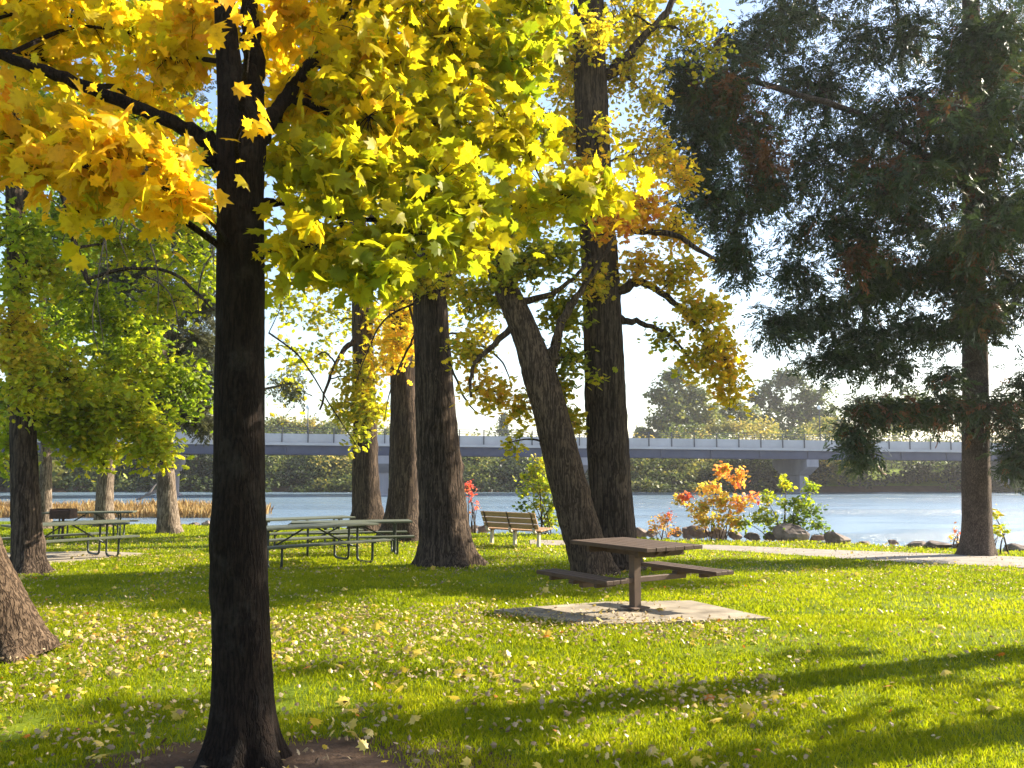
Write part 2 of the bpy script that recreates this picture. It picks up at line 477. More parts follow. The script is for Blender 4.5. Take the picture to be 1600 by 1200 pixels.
mb, PATH_POLY = px_strip([((1900, 890), (1900, 912)), ((1600, 871), (1600, 888)), ((1400, 863.5), (1400, 879)), ((1250, 857.5), (1250, 868.5)), ((1100, 851.5), (1100, 859.5)), ((960, 848), (960, 854.5)), ((880, 845), (880, 853)), ((828, 844), (828, 851))])
tag(mb.build('path', M['path']), 'pale paved footpath curving along the river bank to the bench', kind='structure')


def pad(corners_px, lift):
    c = np.array([G(*p) for p in corners_px])
    z = c[:, 2] + lift
    top = np.column_stack([c[:, :2], z]); bot = np.column_stack([c[:, :2], z - 0.1])
    v = np.vstack([bot, top])
    n = len(c)
    mb = MB(); mb.add(v, [[k, (k + 1) % n, n + (k + 1) % n, n + k] for k in range(n)])
    mb.add(top, [list(range(n))])
    return mb, c[:, :2]


mb, PAD1 = pad([(772, 957), (922, 980), (1205, 970), (1080, 942), (942, 944)], 0.032)
tag(mb.build('paved_pad', M['concrete']), 'worn concrete pad under the wooden pedestal table', kind='structure')
mb, PAD2 = pad([(-20, 886), (60, 884), (190, 870), (235, 866), (150, 862), (-40, 866)], 0.02)
tag(mb.build('paved_pad', M['concrete']), 'shaded concrete strip under the left picnic table', kind='structure')


def in_poly(x, y, poly):
    r = np.zeros(len(x), bool)
    n = len(poly)
    for k in range(n):
        x1, y1 = poly[k]; x2, y2 = poly[(k + 1) % n]
        c = ((y1 > y) != (y2 > y)) & (x < (x2 - x1) * (y - y1) / (y2 - y1 + 1e-12) + x1)
        r ^= c
    return r


def vnoise(x, y, s, seed=0):
    """cheap value noise for scattering"""
    x = x / s; y = y / s
    xi = np.floor(x).astype(int); yi = np.floor(y).astype(int)
    def h(a, b):
        q = np.sin(a * 127.1 + b * 311.7 + seed * 74.7) * 43758.5453
        return q - np.floor(q)
    fx = x - xi; fy = y - yi
    fx = fx * fx * (3 - 2 * fx); fy = fy * fy * (3 - 2 * fy)
    return (h(xi, yi) * (1 - fx) + h(xi + 1, yi) * fx) * (1 - fy) + (h(xi, yi + 1) * (1 - fx) + h(xi + 1, yi + 1) * fx) * fy


def field(y0, y1, dens, margin=1.55):
    n = int(dens * (y1 * y1 - y0 * y0) * 0.5 * 1.155 * margin)
    y = np.sqrt(R.uniform(y0 * y0, y1 * y1, n))
    x = R.uniform(-1, 1, n) * y * 0.5775 * margin
    return x, y


def dirtmask(x, y):
    q = np.hypot((x - BASE_MAPLE[0] - 0.25) / 1.25, (y - BASE_MAPLE[1] + 0.1) / 0.62)
    return q + 0.5 * (vnoise(x, y, 0.25, 3) - 0.5)


def make_grass():
    mb = MB()
    for y0, y1, dens, w, hgt in ((3.3, 6.5, 6400, .0055, .042), (6.5, 10, 3600, .0075, .042), (10, 16, 1400, .013, .045), (16, 23, 560, .022, .05), (23, 33, 240, .034, .06)):
        x, y = field(y0, y1, dens)
        jx = x + .30 * (vnoise(x, y, .22, 41) - .5) + R.normal(0, .03, len(x)); jy = y + .30 * (vnoise(x, y, .22, 42) - .5) + R.normal(0, .03, len(x))
        ok = ~in_poly(jx, jy, PATH_POLY) & ~in_poly(jx, jy, PAD1) & ~in_poly(jx, jy, PAD2) & (dirtmask(x, y) > R.uniform(0.6, 1.1, len(x))) & (y < shore(x) + 0.25)
        clump = vnoise(x, y, 0.16, 1)
        thin = vnoise(x, y, 1.7, 31) * .6 + vnoise(x, y, .5, 32) * .5
        ok &= R.uniform(0, 1, len(x)) < (0.45 + 0.8 * clump) * np.clip(1.75 - 1.7 * thin, .15, 1.2)
        x, y = x[ok], y[ok]
        n = len(x); z = H(x, y)
        a = R.uniform(0, 2 * math.pi, n); b = R.uniform(0, 2 * math.pi, n)
        l = R.uniform(0.2, 0.95, n) * hgt
        patch = .5 * vnoise(x, y, 0.8, 2) + .5 * vnoise(x, y, 2.6, 33); fine = vnoise(x, y, 0.22, 5)
        hh = hgt * R.uniform(0.5, 1.25, n) * (0.75 + 0.5 * fine)
        ww = w * R.uniform(0.7, 1.4, n)
        p = np.column_stack([x, y, z - 0.004])
        dx = np.column_stack([np.cos(a) * ww / 2, np.sin(a) * ww / 2, np.zeros(n)])
        tip = p + np.column_stack([np.cos(b) * l, np.sin(b) * l, hh])
        mid = p + np.column_stack([np.cos(b) * l * .3, np.sin(b) * l * .3, hh * .62])
        v = np.stack([p - dx, p + dx, mid + dx * .8, tip, mid - dx * .8], 1).reshape(-1, 3)
        i = np.arange(n)[:, None] * 5
        t = np.clip(0.02 + 0.6 * patch + 0.3 * fine + R.normal(0, 0.13, n), 0, 0.9)
        t = np.where(R.uniform(0, 1, n) < 0.05, R.uniform(0.85, 1, n), t)
        mb.add(v, i + np.array([[0, 1, 2, 3, 4]]), 0, t, False)
    return mb.build('grass', M['grass'])


tag(make_grass(), 'short green lawn grass lit from behind', 'grass', kind='stuff')

# ------------------------------------------------------------------ leaf templates and scattering
def star_leaf(pts, fold=0.12):
    """outline (tip at +y, stem at origin) fanned round a centre point"""
    pts = np.array(pts, float)
    c = np.array([[0, 0.42]])
    v2 = np.vstack([pts, c])
    z = -fold * np.abs(v2[:, 0]) * 1.6 - 0.22 * (v2[:, 1] - 0.3) ** 2
    v = np.column_stack([v2, z])
    n = len(pts)
    f = np.array([[k, (k + 1) % n, n] for k in range(n)])
    return v, f


half = [(0.05, 0.0), (0.22, -0.1), (0.30, 0.10), (0.52, 0.22), (0.36, 0.36), (0.62, 0.62), (0.30, 0.60), (0.26, 0.80), (0.12, 0.76)]
MAPLE = star_leaf(half + [(0, 1.08)] + [(-x, y) for x, y in half[::-1]])
_o = half + [(0, 1.08)] + [(-x, y) for x, y in half[::-1]]
MAPLES = [star_leaf(_o, .05), star_leaf(_o, .28), star_leaf([(x * .86 + .06 * y, y * (1.05 if x > 0 else .9)) for x, y in _o], .16), star_leaf([(x * .55, y) for x, y in _o], .55), star_leaf([(x * 1.05, y * .82) for x, y in _o], -.22)]
half = [(0.03, 0.0), (0.28, 0.18), (0.36, 0.45), (0.2, 0.75)]
OVAL = star_leaf(half + [(0, 1.0)] + [(-x, y) for x, y in half[::-1]], 0.2)
DIA = (np.array([[0, 0, 0], [0.36, 0.45, -0.06], [0, 1, -0.1], [-0.36, 0.45, -0.06]]), np.array([[0, 1, 2], [0, 2, 3]]))
LOBED = star_leaf([(0.04, 0), (0.26, 0.12), (0.18, 0.28), (0.42, 0.42), (0.22, 0.58), (0.3, 0.78), (0, 1.0), (-0.3, 0.78), (-0.22, 0.58), (-0.42, 0.42), (-0.18, 0.28), (-0.26, 0.12), (-0.04, 0)], 0.2)


def spray_template(seed, n=9, droop=0.25):
    r = np.random.default_rng(seed)
    v, f = [], []
    for k in range(n):
        t = k / (n - 1)
        b = np.array([0, 0.75 * t, -droop * t * t])
        s = (1 if k % 2 else -1)
        ang = s * r.uniform(0.5, 1.0) * (1 - 0.6 * t)
        L = r.uniform(0.30, 0.5) * (1 - 0.35 * t)
        d = np.array([math.sin(ang), math.cos(ang), -r.uniform(0.1, 0.7)])
        wd = np.array([math.cos(ang), -math.sin(ang), 0]) * 0.055
        q = len(v)
        v += [b, b + d * L * .5 + wd, b + d * L, b + d * L * .5 - wd]
        f += [[q, q + 1, q + 2], [q, q + 2, q + 3]]
    return np.array(v), np.array(f)


SPRAYS = [spray_template(s) for s in (1, 2, 3)]


def scatter(mb, tmpl, pos, size, tint, flat=0.6, droop=0.5, mi=0, outward=None):
    """place copies of a leaf template: blades roughly facing up (flat) with the tip falling (droop)"""
    n = len(pos)
    if n == 0: return
    tv, tf = tmpl
    nr = R.normal(0, 1, (n, 3)); nr[:, 2] = np.abs(nr[:, 2]) + flat
    nr /= np.linalg.norm(nr, axis=1)[:, None]
    td = R.normal(0, 1, (n, 3)); td[:, 2] = td[:, 2] * 0.5 - droop
    if outward is not None: td += outward
    td -= nr * np.sum(td * nr, axis=1)[:, None]
    td /= np.linalg.norm(td, axis=1)[:, None] + 1e-9
    xd = np.cross(td, nr)
    size = np.broadcast_to(size, (n,))
    v = pos[:, None] + size[:, None, None] * (tv[None, :, 0, None] * xd[:, None] + tv[None, :, 1, None] * td[:, None] + tv[None, :, 2, None] * nr[:, None])
    f = (np.arange(n)[:, None, None] * len(tv) + tf[None]).reshape(-1, tf.shape[1])
    mb.add(v.reshape(-1, 3), f, mi, np.repeat(np.broadcast_to(tint, (n,)), len(tf)), False)


def twigs(mb, starts, ends, r0, mi=1, sag=0.12):
    """many thin three-sided twigs at once"""
    n = len(starts)
    if n == 0: return
    ts = np.linspace(0, 1, 5)
    d = ends - starts
    L = np.linalg.norm(d, axis=1)
    j1 = R.normal(0, 0.07, (n, 3)) * L[:, None]
    p = starts[:, None] + d[:, None] * ts[None, :, None] + (j1[:, None]) * np.sin(math.pi * ts)[None, :, None]
    p[..., 2] += (sag * L)[:, None] * np.sin(math.pi * ts)[None]
    u = np.cross(d, [0.3, 0.5, 0.8]); u /= np.linalg.norm(u, axis=1)[:, None] + 1e-9
    w = np.cross(d, u); w /= np.linalg.norm(w, axis=1)[:, None] + 1e-9
    rr = np.broadcast_to(r0, (n,))[:, None] * (1 - 0.8 * ts)[None]
    ring = []
    for a in (0, 2.094, 4.189):
        ring.append(p + rr[..., None] * (math.cos(a) * u[:, None] + math.sin(a) * w[:, None]))
    v = np.stack(ring, 2)                                   # n,5,3,3
    base = np.arange(n)[:, None, None] * 15 + np.arange(4)[None, :, None] * 3
    k = np.arange(3)[None, None]
    f = np.stack([base + k, base + (k + 1) % 3, base + 3 + (k + 1) % 3, base + 3 + k], -1).reshape(-1, 4)
    mb.add(v.reshape(-1, 3), f, mi, 0.5, True)
    return p


def ellipsoid(n, c, r, hollow=0.35):
    d = R.normal(0, 1, (n, 3)); d /= np.linalg.norm(d, axis=1)[:, None]
    return c + d * (R.uniform(hollow ** 3, 1, n) ** (1 / 3))[:, None] * r


class Tree:
    def __init__(self, name, label, bark, leaf, base_px, pts, cat='tree', group=None, D=None, top=(), leafm=None):
        """pts: (px, py, width in px) up the trunk at one distance; top: extra (dx, dz, radius) metres above"""
        self.D = D if D else G(*base_px)[1]
        D = self.D
        rows = []
        for px, py, w in pts:
            q = P(px, py, D); rows.append([*q, w / 2 * D / F])
        for dx, dz, r in top:
            q = rows[-1]; rows.append([q[0] + dx, q[1], q[2] + dz, r])
        rows = np.array(rows)
        g = float(H(rows[0][0], D))
        rows[0, 2] = g - 0.08
        self.base = np.array([rows[0][0], D, g])
        self.bark, self.leaf = bark, leaf
        self.root = thing(name, self.base, label, cat, group)
        self.skel = [rows]
        self.crown = MB()
        self.limb_mbs = []
        self.rows = rows

    def trunk(self, sides=26, flare=0.5, lobes=5, rough=0.05, n=70, fl_h=0.35):
        c = curve(self.rows, n)
        mb = MB()
        a = np.linspace(0, 2 * math.pi, sides, endpoint=False)
        z = c[:, 2] - self.base[2]
        ph = R.uniform(0, 6.28, 8)
        fl = np.exp(-np.clip(z, 0, None) / fl_h)[:, None]
        prof = 1 + flare * fl * (0.55 + 0.45 * np.cos(lobes * a + ph[0]) * 0.9 + 0.25 * np.cos((lobes - 2) * a + ph[5]))[None]
        rg = np.zeros((n, sides))
        for k, fq in enumerate((3, 5, 7, 11)):
            rg += np.cos(fq * a[None] + ph[k] + 1.2 * np.sin(z[:, None] * (0.8 + 0.5 * k) + ph[k + 1])) / (k + 1.5)
        for _ in range(9):
            bz = R.uniform(.4, max(1.0, z[-1] * .8)); ba = R.uniform(0, 6.28); bh = R.uniform(.04, .16)
            prof = prof + bh * np.exp(-((z[:, None] - bz) / R.uniform(.06, .22)) ** 2) * np.exp(-(np.sin((a[None] - ba) / 2) / .28) ** 2)
        prof = prof + rough * rg + rough * 0.6 * R.normal(0, 1, (n, sides)) * 0.5
        tube(mb, c[:, :3], c[:, 3], sides, prof=prof)
        o = mb.build('trunk', self.bark, self.root)
        return self

    def limb(self, pts, D=None, Dend=None, mat=None):
        """an explicit limb seen in the photo: (px, py, width px) with the distance running from D to Dend"""
        D = D or self.D; Dend = Dend or D
        rows = []
        for k, (px, py, w) in enumerate(pts):
            dd = D + (Dend - D) * k / max(1, len(pts) - 1)
            rows.append([*P(px, py, dd), w / 2 * dd / F])
        return self.limb3(np.array(rows), mat=mat)

    def limb3(self, rows, sides=9, mat=None):
        c = curve(rows, max(6, 5 * len(rows)))
        mb = MB()
        n = len(c)
        prof = 1 + 0.06 * R.normal(0, 1, (n, sides))
        c[1:, :3] += R.normal(0, 0.25, (n - 1, 3)) * c[1:, 3:4]
        tube(mb, c[:, :3], c[:, 3], sides, prof=prof)
        mb.build('limb', mat or self.bark, self.root)
        self.skel.append(np.asarray(rows))
        return self

    def attach(self, c):
        best, bp, br = 1e9, None, 0.02
        for rows in self.skel:
            q = curve(rows, 30) if len(rows) > 1 else rows
            d = q[:, :3] - c
            cost = np.linalg.norm(d, axis=1) + np.where(d[:, 2] > 0, 0.6 * d[:, 2], 0.0) + np.where(q[:, 2] - self.base[2] < self.minz, 50, 0)
            # leave the stem a bit below the clump
            cost = cost + 0.35 * np.abs(-d[:, 2] - 0.35 * np.hypot(d[:, 0], d[:, 1]))
            k = int(np.argmin(cost))
            if cost[k] < best:
                best, bp, br = cost[k], q[k, :3].copy(), q[k, 3]
        return bp, br

    minz = 1.5

    def clump(self, c, r, n, tint, size, tmpl, tvar=0.12, tw=12, limb=True, sag=0.1, flat=0.5, droop=0.5, spread=0.10, twr=0.007, hollow=0.3, weep=0.0):
        """a bough: a limb out to the clump, twigs through it, leaves along the twigs"""
        c = np.asarray(c, float); r = np.asarray(r, float)
        a, ar = self.attach(c)
        L = np.linalg.norm(c - a)
        r0 = min(ar * 0.55, 0.012 + 0.013 * L)
        mid = (a + c) / 2 + np.array([0, 0, 0.12 * L]) + R.normal(0, 0.05 * L, 3)
        tipv = c + (c - a) / (L + 1e-6) * r * 0.7 + np.array([0, 0, -0.25 * r[2]])
        rows = np.array([[*a, r0], [*mid, r0 * 0.75], [*c, r0 * 0.45], [*tipv, 0.006]])
        cv = curve(rows, 16)
        if L > 0.3:
            if limb:
                self.limb3(rows, 7)
            else:
                tube(self.crown, cv[:, :3], cv[:, 3], 5, 1, cap=False)
        nt_ = max(3, int(n / tw))
        ends = ellipsoid(nt_, c, r, hollow)
        ends[:, 2] -= weep * R.uniform(0, 1, nt_) * r[2]
        k = R.integers(6, 16, nt_)
        starts = cv[k, :3]
        # start at the nearest of a few candidates
        for _ in range(3):
            k2 = R.integers(4, 16, nt_)
            s2 = cv[k2, :3]
            better = np.linalg.norm(s2 - ends, axis=1) < np.linalg.norm(starts - ends, axis=1)
            starts[better] = s2[better]
        p = twigs(self.crown, starts, ends, twr, 1, sag)
        w = R.integers(0, nt_, n); t = R.uniform(0.25, 1.0, n) ** 0.8 * 3.999
        i = t.astype(int); f = (t - i)[:, None]
        pos = p[w, i] * (1 - f) + p[w, i + 1] * f + R.normal(0, spread, (n, 3))
        ct = R.normal(0, tvar * 0.8, nt_)
        tt = np.clip(tint + ct[w] + R.normal(0, tvar, n), 0, 1)
        sz = size * R.uniform(0.45, 1.3, n)
        if isinstance(tmpl, list):
            for q, tm in enumerate(tmpl):
                s = np.arange(n) % len(tmpl) == q
                scatter(self.crown, tm, pos[s], sz[s], tt[s], flat, droop, 0, (ends - starts)[w][s] * 0.8)
        else:
            scatter(self.crown, tmpl, pos, sz, tt, flat, droop, 0)
        return self

    def pclump(self, px, py, rx, ry, D=None, n=250, tint=0.5, size=0.12, tmpl=OVAL, rd=None, **kw):
        D = D or self.D
        c = P(px, py, D); s = D / F
        r = (rx * s, rd if rd else 0.8 * max(rx, ry) * s, ry * s)
        return self.clump(c, r, n, tint, size, tmpl, **kw)

    def done(self, name='crown'):
        if self.crown.n:
            self.crown.build(name, [self.leaf, self.bark], self.root)
        return self.root

# ------------------------------------------------------------------ the near golden maple
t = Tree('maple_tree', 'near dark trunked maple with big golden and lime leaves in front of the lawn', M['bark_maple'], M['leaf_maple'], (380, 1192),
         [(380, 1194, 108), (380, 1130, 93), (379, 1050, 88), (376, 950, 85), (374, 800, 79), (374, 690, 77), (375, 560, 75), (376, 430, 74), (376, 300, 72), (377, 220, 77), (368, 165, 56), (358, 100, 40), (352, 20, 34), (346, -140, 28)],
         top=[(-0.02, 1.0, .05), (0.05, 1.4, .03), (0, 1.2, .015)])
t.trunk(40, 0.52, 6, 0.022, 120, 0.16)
AD = t.D
t.limb([(384, 215, 56), (392, 160, 42), (396, 100, 34), (390, 30, 29), (398, -80, 24), (420, -220, 16)], AD, AD + 0.5)
t.limb([(350, 235, 34), (320, 218, 26), (255, 185, 23), (150, 140, 21), (60, 108, 18), (-40, 70, 16), (-160, 20, 10)], AD, AD - 0.1)
t.limb([(350, 258, 26), (320, 252, 17), (285, 249, 12), (262, 246, 5)], AD, AD - 0.15)
t.limb([(392, 225, 36), (425, 190, 26), (448, 150, 23), (478, 105, 19), (520, 50, 15), (560, -30, 10)], AD, AD + 0.5)
t.limb([(398, 320, 20), (425, 316, 13), (460, 320, 10), (530, 340, 8), (640, 344, 7), (710, 330, 5)], AD, AD + 0.5)
t.limb([(530, 340, 8), (544, 372, 7), (546, 395, 6), (530, 412, 3)], AD + 0.15, AD + 0.1)
t.limb([(448, 150, 14), (540, 185, 10), (660, 215, 8), (760, 300, 6), (840, 298, 5), (930, 284, 3)], AD + 0.2, AD + 0.9)
t.limb([(478, 105, 14), (560, 95, 11), (670, 100, 8), (760, 90, 5)], AD + 0.3, AD + 1.2)
t.minz = 2.3
gold, lime = 0.72, 0.37
spec = [
    (50, 220, 120, 66, 4.7, 280, .72), (180, 250, 100, 58, 4.5, 260, .73), (272, 300, 58, 48, 4.4, 120, .76), (80, 100, 110, 50, 5.5, 200, .66), (90, 262, 80, 35, 4.6, 120, .78),
    (190, 50, 110, 70, 5.6, 190, .56), (270, 90, 60, 80, 5.2, 170, .68), (60, 20, 130, 60, 5.2, 200, .60), (310, 20, 50, 50, 5.3, 100, .74), (-110, 170, 110, 110, 4.8, 300, .78), (392, 40, 40, 40, 4.3, 16, .76), (380, 192, 26, 16, 4.5, 7, .74),
    (470, 30, 60, 60, 5.5, 180, .68), (430, 70, 50, 60, 5.9, 110, .62), (440, 150, 40, 40, 5.9, 60, .58), (440, 240, 40, 44, 5.7, 60, .48), (440, 400, 40, 36, 5.4, 60, .42), (220, 175, 90, 50, 5.8, 130, .62), (140, 330, 40, 24, 4.6, 30, .62), (490, 165, 75, 66, 5.4, 190, .62), (560, 70, 90, 80, 5.2, 230, .55), (470, 250, 50, 55, 5.1, 90, .42), (580, 180, 90, 80, 5.2, 250, .50), (540, 275, 95, 55, 5.0, 230, .43),
    (500, 385, 70, 45, 4.8, 150, .46), (590, 415, 55, 45, 4.7, 110, .34), (640, 365, 80, 50, 4.9, 170, .36), (690, 285, 90, 62, 5.2, 220, .36), (700, 170, 95, 85, 5.5, 280, .46), (680, 60, 95, 75, 5.6, 240, .44),
    (790, 90, 85, 80, 5.8, 230, .37), (800, 200, 75, 75, 5.8, 200, .45), (770, 320, 80, 48, 5.4, 150, .40), (760, 385, 55, 28, 5.1, 60, .38), (860, 300, 70, 40, 5.6, 120, .36), (940, 300, 60, 34, 5.7, 70, .48), (980, 292, 30, 26, 5.7, 28, .58),
    (830, 20, 70, 60, 6.0, 160, .33), (620, -20, 140, 60, 5.4, 240, .50),
]
for px, py, rx, ry, D, n, ti in spec:
    t.pclump(px, py, rx, ry, D, int(n * 1.2), ti - (.075 if px < 340 else .055), 0.112, MAPLES, tvar=.09, tw=8, limb=False, sag=0.08, flat=0.15, droop=0.8, spread=0.09, twr=0.0045)
for k in range(16):
    a = k * 2.4; rr = 0.7 + 1.5 * (k % 4) / 3
    t.clump((t.base[0] + rr * math.cos(a), t.base[1] + 0.3 + rr * math.sin(a), 5.0 + 2.6 * (k / 15)), (0.75, .75, .55), 170, .62, .14, MAPLE, tvar=.1, tw=9, limb=False, twr=.005)
t.done()

# ------------------------------------------------------------------ leaning lit trunk at the left edge
t = Tree('shade_tree', 'lit brown trunk leaning out of the left edge, closest tree after the maple', M['bark_brown'], M['leaf_green'], (14, 1022),
         [(28, 1024, 108), (10, 990, 98), (-14, 940, 94), (-36, 890, 90), (-54, 840, 88), (-90, 740, 86), (-130, 600, 80), (-170, 450, 72), (-200, 250, 60)],
         top=[(-0.3, 1.5, .13), (-0.3, 2, .07)])
t.trunk(34, 0.28, 5, 0.03, 90, 0.10)
for k in range(12):
    a = k * 2.4
    t.clump((t.base[0] - 2.6 + 1.9 * math.cos(a), t.base[1] + 1.6 * math.sin(a), 5.6 + 3.4 * (k / 11)), (1.0, 1.0, .7), 160, .45, .16, OVAL, tvar=.12)
t.done()

# ------------------------------------------------------------------ trees at the left, by the tables
t = Tree('shade_tree', 'dark straight trunk in front of the left picnic table, lit down its right edge', M['bark_grey'], M['leaf_green'], (45, 896),
         [(46, 898, 56), (43, 860, 46), (40, 790, 42), (37, 700, 38), (33, 560, 34), (28, 420, 30), (22, 280, 26), (16, 100, 22)], top=[(-.1, 1.6, .09), (0, 2, .04)])
t.trunk(26, .5, 5, .05, 70, .16)
CD = t.D
t.limb([(26, 330, 16), (66, 276, 11), (98, 305, 11), (112, 360, 10), (128, 418, 9), (140, 444, 6)], CD, CD - .6)
t.limb([(136, 436, 6), (200, 420, 6), (262, 424, 5), (300, 450, 5), (335, 486, 3)], CD - .6, CD - .9)
t.limb([(24, 300, 12), (10, 360, 9), (-20, 400, 7)], CD, CD - .5)
# thin half bare twigs hanging down; paler bark paints in the light catching them
for px, py, dx, L in ((150, 320, 16, 130), (188, 330, -34, 210), (205, 350, 40, 140), (172, 420, -26, 130), (306, 340, 26, 100), (330, 400, -20, 120), (250, 300, -60, 110), (60, 260, -60, 50), (225, 430, 50, 110), (20, 290, 80, 90), (130, 300, 50, 60), (270, 330, 60, 80)):
    t.limb([(px, py, 3), (px + dx * .7, py + L * .2, 2.6), (px + dx * 1.05, py + L * .6, 2.0), (px + dx * .9 + 5, py + L, 1.0)], CD - .7, CD - .9, M['bark_pale'])
for px, py, rx, ry, D, n, ti in (
    (60, 420, 60, 60, CD + .5, 260, .66), (20, 520, 50, 50, CD - .5, 200, .85), (90, 590, 60, 50, CD, 260, .62), (40, 610, 45, 45, CD - .8, 180, .72), (200, 380, 80, 55, CD + 1, 320, .62),
    (290, 330, 60, 50, CD + 1, 260, .62), (120, 340, 70, 60, CD + 1.5, 300, .35), (150, 480, 80, 60, CD + 1.5, 260, .42), (260, 470, 60, 60, CD + .8, 200, .60), (100, 660, 70, 40, CD + .6, 360, .55),
    (185, 640, 70, 42, CD + .5, 420, .60), (235, 690, 48, 38, CD + .4, 300, .62), (150, 700, 60, 32, CD + .8, 260, .6), (70, 520, 60, 60, CD + 2, 200, .40), (290, 610, 45, 60, CD + 1.8, 180, .38), (230, 565, 70, 55, CD + 1.5, 220, .48),
    (50, 180, 110, 90, CD + 1, 420, .58), (200, 180, 120, 90, CD + 2, 420, .55), (330, 230, 80, 80, CD + 2, 260, .55), (150, 40, 160, 80, CD + 1, 420, .56), (-60, 330, 90, 120, CD, 300, .5), (15, 690, 24, 60, CD + .9, 120, .55), (30, 450, 40, 40, CD - .7, 110, .6), (35, 360, 40, 50, CD - .7, 120, .5), (20, 560, 50, 30, CD - .7, 110, .85), (200, 520, 70, 40, CD + 2, 160, .3), (310, 420, 40, 60, CD + 2.5, 180, .5), (170, 590, 60, 40, CD + 1.5, 180, .66)):
    t.pclump(px, py, rx, ry, D, int(n * 3.4), min(1, ti + .06), .128, LOBED, tvar=.1, tw=9, twr=.006, spread=.15)
for k in range(10):
    a = k * 2.4
    t.clump((t.base[0] + 2.4 * math.cos(a), t.base[1] + 2.2 * math.sin(a), 9.5 + 3.5 * k / 9), (1.5, 1.5, 1), 220, .5, .2, OVAL)
t.done()

t = Tree('shade_tree', 'thin grey trunk at far left, just right of the dark trunk by the table', M['bark_pale'], M['leaf_green'], (70, 820),
         [(70, 822, 22), (71, 770, 18), (72, 700, 16), (70, 600, 14), (66, 450, 12), (60, 300, 9)], D=30, top=[(0, 2, .06)])
t.trunk(14, .4, 5, .05, 40, .2)
for px, py, rx, ry, ti in ((60, 560, 70, 50, .40), (110, 500, 80, 60, .35), (20, 640, 50, 50, .45), (90, 380, 100, 80, .32), (40, 250, 110, 90, .4), (130, 620, 70, 40, .42)):
    t.pclump(px, py, rx, ry, 30 + R.uniform(-2, 2), 1500, ti, .24, OVAL, tw=16, twr=.012, spread=.16, limb=False)
t.done()

t = Tree('shade_tree', 'pale trunk behind the far left picnic table, leaning slightly right', M['bark_pale'], M['leaf_green'], (163, 812),
         [(162, 814, 30), (164, 770, 25), (170, 700, 22), (176, 620, 20), (182, 480, 16), (190, 320, 12)], D=31, top=[(0, 2, .08), (0, 2, .03)])
t.trunk(16, .35, 5, .05, 40, .2)
for px, py, rx, ry, ti in ((190, 560, 80, 60, .38), (150, 440, 100, 70, .33), (230, 650, 60, 40, .5), (200, 300, 110, 90, .4), (130, 670, 60, 30, .5)):
    t.pclump(px, py, rx, ry, 31 + R.uniform(-2, 2), 1500, ti, .24, OVAL, tw=16, twr=.012, spread=.16, limb=False)
t.done()

t = Tree('pine_tree', 'pale scaly trunk alone on the lawn edge just left of the near maple', M['bark_pale'], M['needle_grey'], (264, 833),
         [(264, 835, 38), (262, 800, 31), (259, 740, 27), (256, 680, 24), (252, 600, 21), (250, 480, 18), (250, 330, 14)], top=[(0, 2.5, .1), (0, 2.5, .03)])
t.trunk(18, .3, 5, .06, 50, .2)
for px, py, rx, ry, n, ti in ((280, 560, 60, 45, 420, .6), (230, 500, 60, 45, 380, .5), (300, 470, 55, 50, 380, .6), (270, 640, 60, 32, 300, .5), (310, 600, 34, 50, 220, .5), (220, 420, 70, 50, 320, .4), (280, 380, 70, 50, 320, .5), (250, 280, 100, 70, 420, .5), (250, 160, 80, 60, 300, .5), (450, 600, 40, 25, 40, .6), (310, 540, 40, 40, 260, .6), (250, 610, 50, 34, 260, .5), (180, 460, 60, 50, 240, .4), (315, 660, 26, 24, 120, .6)):
    t.pclump(px, py, rx, ry, t.D + R.uniform(-1.5, 1.5), int(n * 3.2), ti, .40, SPRAYS, tvar=.2, tw=9, twr=.009, spread=.14, limb=False, flat=.6, droop=.3)
t.done()

# ------------------------------------------------------------------ the big trunks in the middle
def leafy(t, lst, size=.115, tmpl=LOBED, mult=1.0, **kw):
    for px, py, rx, ry, dD, n, ti in lst:
        t.pclump(px, py, rx, ry, t.D + dD, int(n * mult), ti, size, tmpl, **{**dict(tvar=.1, tw=10, twr=.007, spread=.10), **kw})


def high(t, n, z0, z1, rad, nl=200, ti=.45, size=.22, br=1.5, off=(0, 0)):
    for k in range(n):
        a = k * 2.4 + 0.6; rr = rad * (0.35 + 0.65 * ((k * 7) % 5) / 4)
        t.clump((t.base[0] + off[0] + rr * math.cos(a), t.base[1] + off[1] + rr * math.sin(a), z0 + (z1 - z0) * k / max(1, n - 1)), (br, br, br * .65), nl, ti, size, OVAL, tw=14, twr=.012, spread=.16)


t = Tree('cottonwood_tree', 'slimmest of three riverside trunks behind the middle picnic tables, with leafy sprouts', M['bark_grey'], M['leaf_gold'], (574, 815),
         [(576, 822, 62), (574, 790, 46), (572, 740, 41), (571, 690, 38), (569, 600, 35), (565, 480, 31), (560, 360, 28), (555, 200, 22), (550, 50, 18)], D=28.5, top=[(0, 2.5, .15), (.2, 3, .06)])
t.trunk(24, .45, 5, .06, 60, .3)
t.limb([(566, 520, 12), (540, 545, 8), (515, 590, 5), (500, 640, 3)], None, 27)
leafy(t, [(560, 590, 44, 40, -1, 240, .42), (575, 640, 46, 34, -1.2, 260, .38), (540, 640, 34, 30, -.6, 130, .42), (560, 685, 26, 14, -1.6, 50, .35), (610, 560, 44, 50, -.6, 240, .58), (600, 500, 46, 44, 0, 200, .55), (530, 500, 50, 46, .5, 150, .35), (470, 480, 50, 40, 0, 90, .32), (490, 560, 40, 34, .5, 70, .36), (450, 620, 34, 60, 1, 70, .34), (550, 420, 80, 50, .5, 260, .42), (480, 400, 60, 50, 1, 180, .35), (560, 300, 110, 70, 1, 380, .42), (560, 150, 120, 80, 1, 380, .45)], .19, LOBED, 1.9, spread=.16)
